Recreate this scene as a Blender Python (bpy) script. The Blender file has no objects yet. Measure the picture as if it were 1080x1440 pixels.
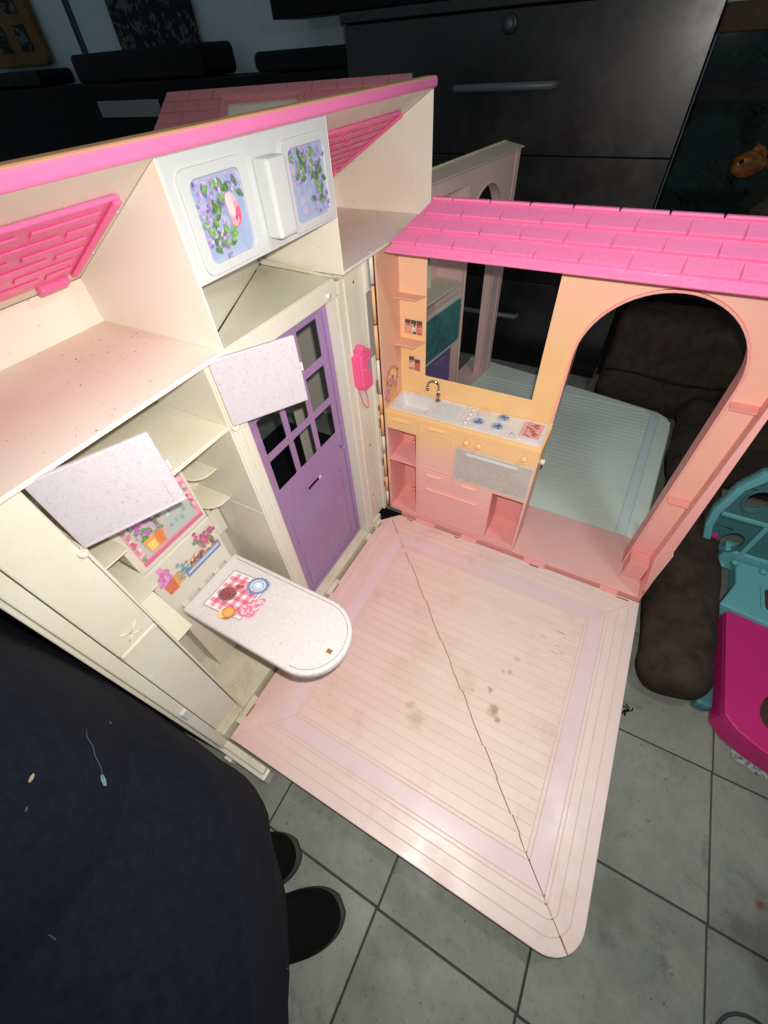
import bpy, bmesh, math, random
from mathutils import Vector, Matrix
from mathutils.geometry import tessellate_polygon
random.seed(7)
scene = bpy.context.scene
COL = scene.collection
# ------------------------------------------------------------------ camera
R = ((0.87677136, 0.47761378, -0.05618766), (0.32597892, -0.6761408, -0.66073547), (-0.35356713, 0.56099794, -0.74851292))
CAM = Vector((0.4661, -0.7657, 1.0))
right, down, fwd = Vector(R[0]), Vector(R[1]), Vector(R[2])
def cam_matrix(loc):
    m = Matrix.Identity(4)
    for i in range(3):
        m[i][0] = right[i]; m[i][1] = -down[i]; m[i][2] = -fwd[i]; m[i][3] = loc[i]
    return m
cam = bpy.data.objects.new("camera", bpy.data.cameras.new("camera")); COL.objects.link(cam)
cam.data.sensor_fit = 'VERTICAL'; cam.data.sensor_height = 24.0; cam.data.lens = 582.75 / 1440 * 24.0
cam.data.clip_start = 0.01; cam.data.clip_end = 60
cam.matrix_world = cam_matrix(CAM); scene.camera = cam
# ------------------------------------------------------------------ light
w = bpy.data.worlds.new("World"); scene.world = w; w.use_nodes = True
bg = w.node_tree.nodes["Background"]; bg.inputs[0].default_value = (0.72, 0.92, 1.0, 1); bg.inputs[1].default_value = 0.145
def area(name, loc, target, size, power, color, shape='DISK'):
    l = bpy.data.lights.new(name, 'AREA'); l.shape = shape; l.size = size; l.energy = power; l.color = color
    o = bpy.data.objects.new(name, l); COL.objects.link(o); o.location = loc
    o.rotation_euler = (Vector(target) - Vector(loc)).to_track_quat('-Z', 'Y').to_euler(); return o
flash_loc = CAM + right * 0.018 - down * 0.03
fl = bpy.data.lights.new("phone_flash", 'SPOT'); fl.energy = 36.0; fl.color = (1.0, 0.95, 0.88); fl.shadow_soft_size = 0.006
fl.spot_size = math.radians(150); fl.spot_blend = 1.0
flash = bpy.data.objects.new("phone_flash", fl); COL.objects.link(flash); flash.location = flash_loc
flash.rotation_euler = (fwd + right * 0.12 + down * 0.05).to_track_quat('-Z', 'Y').to_euler()
area("room_lamp", (0.95, -0.30, 1.40), (0.5, -0.15, 0.0), 0.12, 3.6, (0.95, 0.98, 1.0))
vs = scene.view_settings; vs.view_transform = 'Standard'; vs.look = 'None'; vs.exposure = 0.0; vs.gamma = 1.0
# ------------------------------------------------------------------ materials
def lin(c):
    c /= 255.0
    return c / 12.92 if c <= 0.04045 else ((c + 0.055) / 1.055) ** 2.4
def rgb(r, g, b): return (lin(r), lin(g), lin(b), 1.0)
class NT:
    def __init__(s, name):
        s.m = bpy.data.materials.new(name); s.m.use_nodes = True; s.t = s.m.node_tree
        s.b = s.t.nodes["Principled BSDF"]; s.pos = s.n('ShaderNodeNewGeometry').outputs['Position']
    def n(s, typ, **kw):
        x = s.t.nodes.new(typ)
        for k, v in kw.items(): setattr(x, k, v)
        return x
    def l(s, a, b): s.t.links.new(a, b)
    def noise(s, scale, detail=3, rough=.55, vec=None, dist=0):
        x = s.n('ShaderNodeTexNoise'); x.inputs['Scale'].default_value = scale; x.inputs['Detail'].default_value = detail
        x.inputs['Roughness'].default_value = rough; x.inputs['Distortion'].default_value = dist
        s.l(vec or s.pos, x.inputs['Vector']); return x.outputs['Fac']
    def ramp(s, fac, a, b, lo=0., hi=1.):
        x = s.n('ShaderNodeMapRange', interpolation_type='SMOOTHSTEP'); x.inputs[1].default_value = a; x.inputs[2].default_value = b
        x.inputs[3].default_value = lo; x.inputs[4].default_value = hi; s.l(fac, x.inputs[0]); return x.outputs[0]
    def mix(s, fac, a, b):
        x = s.n('ShaderNodeMix', data_type='RGBA'); 
        for v, i in ((fac, 0), (a, 6), (b, 7)):
            if hasattr(v, 'is_linked') or isinstance(v, bpy.types.NodeSocket): s.l(v, x.inputs[i])
            else: x.inputs[i].default_value = v
        return x.outputs[2]
    def math(s, op, a, b=0.):
        x = s.n('ShaderNodeMath', operation=op)
        for v, i in ((a, 0), (b, 1)):
            if isinstance(v, bpy.types.NodeSocket): s.l(v, x.inputs[i])
            else: x.inputs[i].default_value = v
        return x.outputs[0]
    def axis(s, i):
        x = s.n('ShaderNodeSeparateXYZ'); s.l(s.pos, x.inputs[0]); return x.outputs[i]
    def blob(s, c, r, wob=.6, sc=60):
        x = s.n('ShaderNodeVectorMath', operation='DISTANCE'); s.l(s.pos, x.inputs[0]); x.inputs[1].default_value = c
        d = s.math('ADD', x.outputs['Value'], s.math('MULTIPLY', s.math('SUBTRACT', s.noise(sc, 3), .5), r * wob * 2.4))
        return s.ramp(d, r * .25, r * 1.2, 1., 0.)
    def bump(s, h, strength, dist=.001):
        x = s.n('ShaderNodeBump'); x.inputs['Strength'].default_value = strength; x.inputs['Distance'].default_value = dist
        s.l(h, x.inputs['Height']); s.l(x.outputs[0], s.b.inputs['Normal'])
    def color(s, c):
        if isinstance(c, bpy.types.NodeSocket): s.l(c, s.b.inputs['Base Color'])
        else: s.b.inputs['Base Color'].default_value = c
    def rough(s, r, var=.08, scale=30):
        s.l(s.ramp(s.noise(scale, 4), .3, .7, r - var, r + var), s.b.inputs['Roughness'])
def scl(c, k): return (c[0] * k, c[1] * k, c[2] * k, 1)
def plastic(name, c, rough=.42, var=.12, tint=None, dirt=0., scale=7, spec=.35):
    t = NT(name); base = t.mix(t.ramp(t.noise(scale, 4), .35, .7), c, tint or scl(c, 1 - var))
    base = t.mix(t.ramp(t.noise(160, 2), .35, .75), base, scl(c, 1 - var * .5))
    if dirt:
        base = t.mix(t.ramp(t.noise(210, 2, .5), .70, .76, 0, dirt), base, rgb(95, 70, 45))
        base = t.mix(t.ramp(t.noise(48, 5, .7), .62, .8, 0, dirt * .5), base, rgb(150, 125, 95))
    t.color(base); t.rough(rough); t.b.inputs['Specular IOR Level'].default_value = spec
    t.bump(t.noise(120, 3), .08, .0008); return t.m
def speckled(name, c, flecks, rough=.3):
    t = NT(name); base = c
    for i, (fc, th, sc) in enumerate(flecks):
        mp = t.n('ShaderNodeMapping'); t.l(t.pos, mp.inputs[0]); mp.inputs['Location'].default_value = (i * 3.1, i * 1.7, i)
        base = t.mix(t.ramp(t.noise(sc, 2, .5, mp.outputs[0], 1.2), th, th + .05, 0, .5), base, fc)
    base = t.mix(t.ramp(t.noise(9, 3), .45, .8, 0, .3), base, rgb(205, 195, 190))
    t.color(base); t.rough(rough, .06); t.bump(t.noise(150, 3), .05, .0006); return t.m
M = {}
CREAM = rgb(219, 214, 201)
M['cream'] = plastic('cream_plastic', CREAM, .33, .06, rgb(213, 205, 183), .16, 7, .4)
M['cream_shelf'] = plastic('yellowed_cream_plastic', rgb(215, 210, 191), .45, .06, rgb(207, 198, 170), .3)
M['cream_dirty'] = plastic('grimy_cream_plastic', rgb(217, 210, 190), .5, .1, rgb(198, 186, 156), .7, 22)
t = NT('loft_plastic'); M['loft'] = t.m
c_ = t.mix(t.ramp(t.noise(4.5, 3), .42, .72, 0, .75), rgb(232, 226, 212), rgb(230, 212, 196)); c_ = t.mix(t.ramp(t.noise(170, 2), .72, .76, 0, .5), c_, rgb(120, 95, 70)); t.color(c_); t.rough(.4); t.bump(t.noise(120), .06, .0008)
t = NT('stained_loft_floor'); M['loft_floor'] = t.m
sx = t.ramp(t.axis(0), -.02, -.15, 0, 1); k = t.math('MULTIPLY', t.ramp(t.noise(5, 3), .3, .6), sx)
c_ = t.mix(k, rgb(226, 218, 206), rgb(222, 200, 185)); c_ = t.mix(t.math('MULTIPLY', t.ramp(t.noise(170, 2), .68, .725, 0, .85), t.ramp(t.noise(7, 2), .45, .6)), c_, rgb(105, 70, 50)); t.color(c_); t.rough(.45)
M['tan'] = plastic('tan_plastic', rgb(212, 194, 170), .5, .08)
M['white'] = plastic('white_plastic', rgb(200, 204, 203), .3, .04)
M['hot_pink'] = plastic('hot_pink_plastic', rgb(244, 112, 166), .35, .1, rgb(236, 100, 152), 0, 9)
M['roof_pink'] = plastic('roof_pink_plastic', rgb(240, 124, 173), .27, .1, rgb(234, 132, 174), 0.05, 5, .5)
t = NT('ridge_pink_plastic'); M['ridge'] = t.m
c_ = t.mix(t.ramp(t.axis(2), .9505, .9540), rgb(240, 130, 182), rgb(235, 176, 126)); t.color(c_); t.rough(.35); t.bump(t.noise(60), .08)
M['dim_pink'] = plastic('dim_pink_roof_plastic', rgb(205, 128, 136), .5, .12)  # far roof pink, muted by flash falloff put into its colour
M['coral'] = plastic('coral_pink_plastic', rgb(240, 168, 164), .38, .1, rgb(238, 178, 166), .12)
# peach wall plastic, yellowed in a band
def peach(name, extra=0.):
    t = NT(name); z = t.math('ADD', t.axis(2), t.math('MULTIPLY', t.math('SUBTRACT', t.noise(6, 3), .5), .12))
    yb = t.math('MULTIPLY', t.ramp(z, .24, .37), t.ramp(z, .50, .70, 1, .40))
    xb = t.ramp(t.axis(0), .38, .56, 1, .08); k = t.math('MULTIPLY', yb, xb)
    c = t.mix(t.ramp(z, .05, .3), rgb(240, 176, 173), rgb(240, 190, 174)); c = t.mix(k, c, rgb(240, 196, 138))
    c = t.mix(t.ramp(t.noise(200, 2), .72, .77, 0, .35), c, rgb(120, 70, 55))
    t.color(c); t.rough(.4); t.bump(t.noise(120), .06, .0008); return t.m
M['peach'] = peach('peach_plastic')
M['peach_dark'] = plastic('peach_side_plastic', rgb(226, 178, 148), .45, .08, rgb(228, 170, 150))
# the pink floor
def floor_mat(name, c1, c2, stains=True):
    t = NT(name); x, y = t.axis(0), t.axis(1)
    k = t.ramp(t.math('ADD', t.math('ADD', x, t.math('MULTIPLY', y, -.25)), t.math('MULTIPLY', t.noise(3.2, 4), .55)), .36, .92)
    c = t.mix(k, c1, c2)
    oi = t.n('ShaderNodeObjectInfo').outputs['Random']
    c = t.mix(t.math('MULTIPLY', oi, .10), c, rgb(190, 150, 138))
    c = t.mix(t.ramp(t.noise(9, 5, .65), .52, .78, 0, .30), c, rgb(178, 138, 118))
    c = t.mix(t.ramp(t.noise(260, 2), .73, .77, 0, .5), c, rgb(110, 75, 55))
    if stains:
        for cc, r, o in (((.477, -.39, 0), .007, .8), ((.497, -.428, 0), .012, .85), ((.512, -.444, 0), .006, .8), ((.352, -.527, 0), .019, .4), ((.33, -.505, 0), .011, .35),
                         ((.29, -.36, 0), .045, .12), ((.27, -.45, 0), .05, .10), ((.505, -.33, 0), .006, .5), ((.51, -.292, 0), .009, .35), ((.49, -.335, 0), .004, .5), ((.44, -.41, 0), .004, .5)):
            c = t.mix(t.math('MULTIPLY', t.blob(cc, r * 1.15, .7, 55), o * .8), c, rgb(150, 108, 66))
        mp = t.n('ShaderNodeMapping'); t.l(t.pos, mp.inputs[0]); mp.inputs['Scale'].default_value = (1, 6, 1)
        sc = t.math('MULTIPLY', t.ramp(t.noise(28, 3, .6, mp.outputs[0]), .60, .68), t.blob((.59, -.2, 0), .07, .4, 20)); c = t.mix(t.math('MULTIPLY', sc, .75), c, rgb(118, 92, 66))
    t.color(c); t.rough(.4, .1, 14); t.bump(t.noise(90, 4), .1, .0008); return t.m
M['plank'] = floor_mat('pink_floor_plastic', rgb(231, 193, 187), rgb(232, 213, 200))
M['border'] = floor_mat('pink_border_plastic', rgb(231, 193, 189), rgb(231, 213, 205), False)
M['lavender'] = floor_mat('lavender_border_plastic', rgb(230, 196, 199), rgb(229, 208, 210), False)
M['groove'] = plastic('grimy_groove', rgb(224, 194, 179), .8, .1)
M['crack'] = plastic('dark_brown_gap', rgb(150, 106, 72), .9, .2)
M['teal_floor'] = plastic('pale_teal_plastic', rgb(218, 230, 220), .4, .06, rgb(208, 222, 214))
M['teal_strip'] = plastic('pale_lilac_blue_plastic', rgb(212, 224, 224), .4, .06)
M['teal_groove'] = plastic('teal_groove_plastic', rgb(196, 214, 205), .6, .08)
M['mauve'] = plastic('faded_mauve_plastic', rgb(230, 194, 190), .5, .1, rgb(216, 184, 176))
M['mauve_sill'] = plastic('faded_mauve_sill', rgb(232, 186, 180), .5, .1)
M['purple'] = plastic('purple_door_plastic', rgb(158, 124, 172), .27, .08, rgb(146, 110, 148), 0.03, 4, .5)
M['purple_dark'] = plastic('purple_drawer_plastic', rgb(122, 100, 160), .4, .08)
M['phone'] = plastic('pink_phone_plastic', rgb(240, 92, 146), .28, .06)
M['phone_cord'] = plastic('pink_cord', rgb(225, 130, 150), .4, .05)
M['grey'] = plastic('grey_hinge_plastic', rgb(140, 142, 140), .45, .1)
M['hinge_peach'] = plastic('peach_hinge_plastic', rgb(232, 182, 130), .42, .08)
M['speckle'] = speckled('white_speckled_plastic', rgb(218, 211, 209), [(rgb(182, 156, 164), .61, 360), (rgb(150, 122, 108), .65, 320), (rgb(228, 223, 223), .58, 260)])
M['door_speckle'] = speckled('lilac_speckled_plastic', rgb(188, 180, 187), [(rgb(158, 136, 152), .60, 380), (rgb(134, 116, 124), .64, 330), (rgb(192, 185, 194), .58, 260)])
M['sink_white'] = plastic('pale_sink_plastic', rgb(214, 211, 210), .35, .06)
M['counter'] = speckled('grey_speckled_plastic', rgb(216, 212, 210), [(rgb(235, 232, 232), .55, 260), (rgb(170, 160, 160), .63, 300)], .35)
M['oven'] = speckled('grey_oven_speckle', rgb(188, 178, 170), [(rgb(222, 218, 214), .56, 300), (rgb(150, 142, 136), .6, 280)], .4)
t = NT('chrome'); t.color(rgb(190, 180, 165)); t.b.inputs['Metallic'].default_value = 1; t.rough(.16, .05); M['chrome'] = t.m
t = NT('printed_sticker'); a_ = t.n('ShaderNodeVertexColor', layer_name='Col'); c_ = t.mix(t.ramp(t.noise(320, 3), .3, .75, 0, .22), a_.outputs['Color'], rgb(200, 190, 190)); t.color(c_); t.rough(.36); M['print'] = t.m
t = NT('bed_fabric_teal'); c_ = t.mix(t.ramp(t.noise(30, 4), .35, .7), rgb(70, 128, 132), rgb(50, 104, 110)); t.color(c_); t.rough(.8); M['bed'] = t.m
# surroundings
t = NT('floor_tile'); oi = t.n('ShaderNodeObjectInfo').outputs['Random']
va = t.n('ShaderNodeVectorMath', operation='ADD'); cx_ = t.n('ShaderNodeCombineXYZ'); t.l(t.math('MULTIPLY', oi, 37.), cx_.inputs[2]); t.l(t.pos, va.inputs[0]); t.l(cx_.outputs[0], va.inputs[1]); tp = va.outputs[0]
c_ = t.mix(t.ramp(t.noise(6, 6, .68, tp), .34, .66), rgb(136, 140, 131), rgb(113, 118, 110)); c_ = t.mix(t.math('MULTIPLY', oi, .35), c_, rgb(120, 124, 116))
c_ = t.mix(t.ramp(t.noise(11, 7, .75, tp, .6), .55, .72, 0, .6), c_, rgb(72, 76, 71)); c_ = t.mix(t.ramp(t.noise(150, 2), .71, .75, 0, .8), c_, rgb(40, 40, 38))
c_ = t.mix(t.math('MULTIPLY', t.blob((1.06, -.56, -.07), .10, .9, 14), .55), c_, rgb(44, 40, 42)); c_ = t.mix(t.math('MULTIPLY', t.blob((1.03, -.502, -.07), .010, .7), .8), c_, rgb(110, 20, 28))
c_ = t.mix(t.math('MULTIPLY', t.blob((.80, -.62, -.07), .05, .9, 30), .45), c_, rgb(80, 78, 68)); c_ = t.mix(t.ramp(t.noise(60, 6, .8), .5, .75, 0, .35), c_, rgb(70, 74, 70)); c_ = t.mix(t.ramp(t.noise(30, 7, .8, None, 2.), .60, .72, 0, .5), c_, rgb(150, 156, 148)); t.color(c_); t.rough(.6, .12, 12); t.bump(t.noise(55, 6, .7), .25, .002); M['tile'] = t.m
M['grout'] = plastic('dark_grout', rgb(70, 71, 66), .9, .3)
def cloth(name, c, c2, sc, b=.4, rough=.95):
    t = NT(name); t.color(t.mix(t.ramp(t.noise(sc, 5, .7), .35, .7), c, c2)); t.rough(rough, .03); t.bump(t.noise(sc * 6, 4), b, .002)
    t.b.inputs['Specular IOR Level'].default_value = .15; return t.m
M['shirt'] = cloth('navy_black_fleece', rgb(15, 22, 34), rgb(10, 15, 24), 90, .9)
M['trousers'] = cloth('black_cotton', rgb(8, 10, 14), rgb(6, 7, 10), 60)
M['shoe'] = cloth('black_suede', rgb(14, 13, 12), rgb(9, 9, 9), 40)
M['sole'] = plastic('grey_sole', rgb(52, 48, 44), .7, .1)
M['skin'] = plastic('skin', rgb(205, 160, 135), .5, .08)
M['suede'] = cloth('brown_suede', rgb(60, 51, 45), rgb(44, 37, 33), 24, .6)
M['lint'] = plastic('pale_lint', rgb(70, 76, 86), .9, .1)
M['flake_blue'] = plastic('pale_blue_scrap', rgb(96, 122, 132), .8, .1)
M['flake_cream'] = plastic('cream_scrap', rgb(140, 128, 110), .8, .1)
t = NT('black_lacquer'); c_ = t.mix(t.ramp(t.noise(7, 6, .7), .45, .75, 0, .8), rgb(13, 13, 15), rgb(30, 29, 30)); t.color(c_)
rr_ = t.ramp(t.noise(6, 5, .65), .35, .75, .28, .42); t.l(rr_, t.b.inputs['Roughness']); t.b.inputs['Specular IOR Level'].default_value = .8; M['lacquer'] = t.m
M['black'] = plastic('matt_black', rgb(18, 18, 20), .75, .2, spec=.2)
M['black2'] = plastic('black_case', rgb(14, 14, 16), .6, .2, spec=.2)
M['handle'] = plastic('dark_grey_metal', rgb(88, 92, 98), .42, .1, spec=.5)
M['wall'] = plastic('blue_grey_wall', rgb(198, 216, 222), .7, .06, rgb(186, 206, 214), 0, 3)
M['seam'] = plastic('dark_seam', rgb(50, 60, 66), .8, .1)
M['kraft'] = plastic('brown_cardboard', rgb(120, 92, 58), .85, .15, rgb(92, 72, 48), 0, 6)
t = NT('dark_patterned_cloth'); c_ = t.mix(t.ramp(t.noise(22, 2, .5, None, 1.), .50, .6), rgb(22, 26, 30), rgb(86, 96, 94)); c_ = t.mix(t.ramp(t.noise(15, 3), .5, .62), c_, rgb(18, 20, 24)); t.color(c_); t.rough(.95, .02); M['pattern'] = t.m
M['toy_teal'] = plastic('toy_teal_plastic', rgb(104, 172, 178), .4, .1)
M['toy_dark_teal'] = plastic('toy_dark_teal_plastic', rgb(66, 112, 116), .4, .12)
M['toy_pink'] = plastic('toy_magenta_plastic', rgb(196, 40, 116), .4, .08)
M['toy_paper'] = plastic('printed_paper', rgb(160, 168, 165), .6, .4, rgb(30, 30, 32), 0, 120)
M['weed'] = plastic('water_plant', rgb(40, 66, 34), .6, .3)
M['rock'] = plastic('brown_rock', rgb(74, 58, 46), .8, .3, None, 0, 20)
M['water_back'] = plastic('dark_tank_back', rgb(26, 40, 44), .7, .2)
t = NT('goldfish_skin'); c_ = t.mix(t.ramp(t.noise(60, 3), .35, .65), rgb(206, 112, 40), rgb(150, 76, 26)); t.color(c_); t.rough(.3); M['fish'] = t.m
M['eye'] = plastic('black_eye', rgb(20, 16, 14), .08, .1, spec=.8)
t = NT('tank_glass'); g = t.n('ShaderNodeBsdfGlass'); g.inputs['IOR'].default_value = 1.08; g.inputs['Roughness'].default_value = 0.0; g.inputs['Color'].default_value = (.82, .92, .9, 1)
tr = t.n('ShaderNodeBsdfTransparent'); tr.inputs[0].default_value = (.8, .88, .86, 1); gl = t.n('ShaderNodeBsdfGlossy'); gl.inputs['Roughness'].default_value = .05
fr = t.n('ShaderNodeFresnel'); fr.inputs[0].default_value = 1.3; ms = t.n('ShaderNodeMixShader'); t.l(fr.outputs[0], ms.inputs[0]); t.l(tr.outputs[0], ms.inputs[1]); t.l(gl.outputs[0], ms.inputs[2])
t.l(ms.outputs[0], t.t.nodes['Material Output'].inputs['Surface']); t.t.nodes.remove(g); M['glass'] = t.m
# ------------------------------------------------------------------ helpers
def link(name, me, mat, parent):
    o = bpy.data.objects.new(name, me); COL.objects.link(o)
    if mat: me.materials.append(M[mat] if isinstance(mat, str) else mat)
    if parent: o.parent = parent
    return o
def bev(o, wd, seg=2):
    if wd > 0:
        b = o.modifiers.new('bevel', 'BEVEL'); b.width = wd; b.segments = seg; b.limit_method = 'ANGLE'; b.angle_limit = math.radians(35)
    return o
def mesh(name, vs_, fs, mat, parent=None, bevel=0., smooth=False):
    bm = bmesh.new(); vv = [bm.verts.new(v) for v in vs_]
    for f in fs:
        try: bm.faces.new([vv[i] for i in f])
        except ValueError: pass
    bmesh.ops.recalc_face_normals(bm, faces=bm.faces)
    me = bpy.data.meshes.new(name); bm.to_mesh(me); bm.free()
    if smooth:
        for p in me.polygons: p.use_smooth = True
    return bev(link(name, me, mat, parent), bevel)
def box(name, x0, x1, y0, y1, z0, z1, mat, parent=None, bevel=.001, F=None):
    v = [(x, y, z) for z in (z0, z1) for y in (y0, y1) for x in (x0, x1)]
    if F: v = [F(*p) for p in v]
    return mesh(name, v, [(0, 2, 3, 1), (4, 5, 7, 6), (0, 1, 5, 4), (2, 6, 7, 3), (0, 4, 6, 2), (1, 3, 7, 5)], mat, parent, bevel)
FX = lambda a, b, c: (c, a, b)      # a=y b=z c=x
FY = lambda a, b, c: (a, c, b)      # a=x b=z c=y
FZ = lambda a, b, c: (a, b, c)
def plate(name, outer, holes, F, c0, c1, mat, parent=None, bevel=.001):
    loops = [outer] + list(holes); flat = [p for l in loops for p in l]
    tris = tessellate_polygon([[Vector((p[0], p[1], 0)) for p in l] for l in loops]); n = len(flat)
    vs_ = [F(p[0], p[1], c0) for p in flat] + [F(p[0], p[1], c1) for p in flat]
    fs = []
    if not holes: fs += [tuple(range(n)), tuple(range(n, 2 * n))]
    else: fs += [tuple(t) for t in tris] + [tuple(i + n for i in t) for t in tris]
    o = 0
    for l in loops:
        m = len(l)
        for i in range(m): fs.append((o + i, o + (i + 1) % m, n + o + (i + 1) % m, n + o + i))
        o += m
    return mesh(name, vs_, fs, mat, parent, bevel)
def rect(a0, a1, b0, b1): return [(a0, b0), (a1, b0), (a1, b1), (a0, b1)]
def rrect(a0, a1, b0, b1, r, n=5):
    if not hasattr(r, '__len__'): r = (r,) * 4
    out = []
    for (cx, cy, sx, sy, st), q in zip(((a0, b0, 1, 1, 180), (a1, b0, -1, 1, 270), (a1, b1, -1, -1, 0), (a0, b1, 1, -1, 90)), r):
        if q <= 0: out.append((cx, cy)); continue
        for i in range(n + 1):
            an = math.radians(st + 90 * i / n); out.append((cx + sx * q + q * math.cos(an), cy + sy * q + q * math.sin(an)))
    return out
def tube(name, pts, r, mat, parent=None, seg=8, cap=True):
    pts = [Vector(p) for p in pts]; rs = r if hasattr(r, '__len__') else [r] * len(pts); vs_, fs = [], []
    up = None
    for i, p in enumerate(pts):
        d = (pts[min(i + 1, len(pts) - 1)] - pts[max(i - 1, 0)]).normalized()
        if up is None: up = d.orthogonal().normalized()
        up = (up - d * up.dot(d)).normalized(); sd = d.cross(up)
        for k in range(seg):
            a = 2 * math.pi * k / seg; vs_.append(p + (up * math.cos(a) + sd * math.sin(a)) * rs[i])
    for i in range(len(pts) - 1):
        for k in range(seg): fs.append((i * seg + k, i * seg + (k + 1) % seg, (i + 1) * seg + (k + 1) % seg, (i + 1) * seg + k))
    if cap: fs += [tuple(range(seg)), tuple(range(len(vs_) - seg, len(vs_)))]
    return mesh(name, vs_, fs, mat, parent, 0, True)
def arc(c, r, a0, a1, n, F=None):
    o = [(c[0] + r * math.cos(math.radians(a0 + (a1 - a0) * i / n)), c[1] + r * math.sin(math.radians(a0 + (a1 - a0) * i / n))) for i in range(n + 1)]
    return o
def empty(name, loc=(0, 0, 0)):
    o = bpy.data.objects.new(name, None); COL.objects.link(o); o.location = loc; o.empty_display_size = .05; return o
def tag(o, label, cat, group=None):
    o['label'] = label; o['category'] = cat
    if group: o['group'] = group
    return o
def struct(o): o['kind'] = 'structure'; return o
# stickers: layered flat shapes with printed colours
class Art:
    def __init__(s): s.p = []
    def poly(s, pts, c): s.p.append((pts, c)); return s
    def ell(s, x, y, rx, ry, c, rot=0, n=12):
        ca, sa = math.cos(math.radians(rot)), math.sin(math.radians(rot))
        return s.poly([(x + rx * math.cos(2 * math.pi * i / n) * ca - ry * math.sin(2 * math.pi * i / n) * sa, y + rx * math.cos(2 * math.pi * i / n) * sa + ry * math.sin(2 * math.pi * i / n) * ca) for i in range(n)], c)
    def leaf(s, x, y, L, W, rot, c):
        ca, sa = math.cos(math.radians(rot)), math.sin(math.radians(rot)); q = []
        for a, b in ((0, 0), (.25, .8), (.55, 1), (.85, .5), (1, 0), (.85, -.5), (.55, -1), (.25, -.8)): q.append((x + a * L * ca - b * W * .5 * sa, y + a * L * sa + b * W * .5 * ca))
        s.poly(q, c); lt = tuple(min(1, k * 1.5) for k in c[:3]) + (1,)
        return s.poly([(x + (p[0] - x) * .8 + .0, y + (p[1] - y) * .8) for p in q[:5]], lt)
    def build(s, name, O, U, V, parent, eps=1.6e-5, lift=.0004):
        O, U, V = Vector(O), Vector(U), Vector(V); N = U.cross(V).normalized()
        vs_, fs, cs = [], [], []
        for i, (pts, c) in enumerate(s.p):
            b = len(vs_)
            for p in pts: vs_.append(O + U * p[0] + V * p[1] + N * (lift + eps * i))
            fs.append(tuple(range(b, b + len(pts)))); cs.append(c)
        me = bpy.data.meshes.new(name); me.from_pydata([tuple(v) for v in vs_], [], fs)
        at = me.color_attributes.new('Col', 'FLOAT_COLOR', 'CORNER')
        for f, c in zip(me.polygons, cs):
            for li in f.loop_indices: at.data[li].color = c
        return link(name, me, 'print', parent)
def jit(c, a=.2):
    k = 1 + random.uniform(-a, a); return (c[0] * k, c[1] * k, c[2] * k, 1)
# ================================================================== surroundings: floor, wall
TZ = -.07; TS = .264
struct(box('ground', -4.5, 3.2, -2.5, 2.2, TZ - .05, TZ - .006, 'grout', None, 0))
gr = bpy.data.objects['ground']
me0 = None
for i in range(-9, 5):
    for j in range(-5, 6):
        cx, cy = .95 + (i + .5) * TS, -.31 + (j + .5) * TS
        if me0 is None:
            h = TS / 2 - .0017
            o = box('floor_tile', -h, h, -h, h, -.008, 0, 'tile', gr, .0015); me0 = o.data
        else:
            o = bpy.data.objects.new('floor_tile', me0); COL.objects.link(o); o.parent = gr; bev(o, .0015)
        o.location = (cx, cy, TZ + random.uniform(-.0008, .0003)); o.rotation_euler = (0, 0, math.radians(.35))
struct(box('wall', -6.5, 3.2, 1.92, 2.0, TZ, 2.6, 'wall', None, 0))
# ================================================================== the dollhouse
H = tag(empty('dollhouse'), 'large open fold-out dollhouse of cream, pink and peach plastic with kitchen and pink floor', 'dollhouse')
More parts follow.
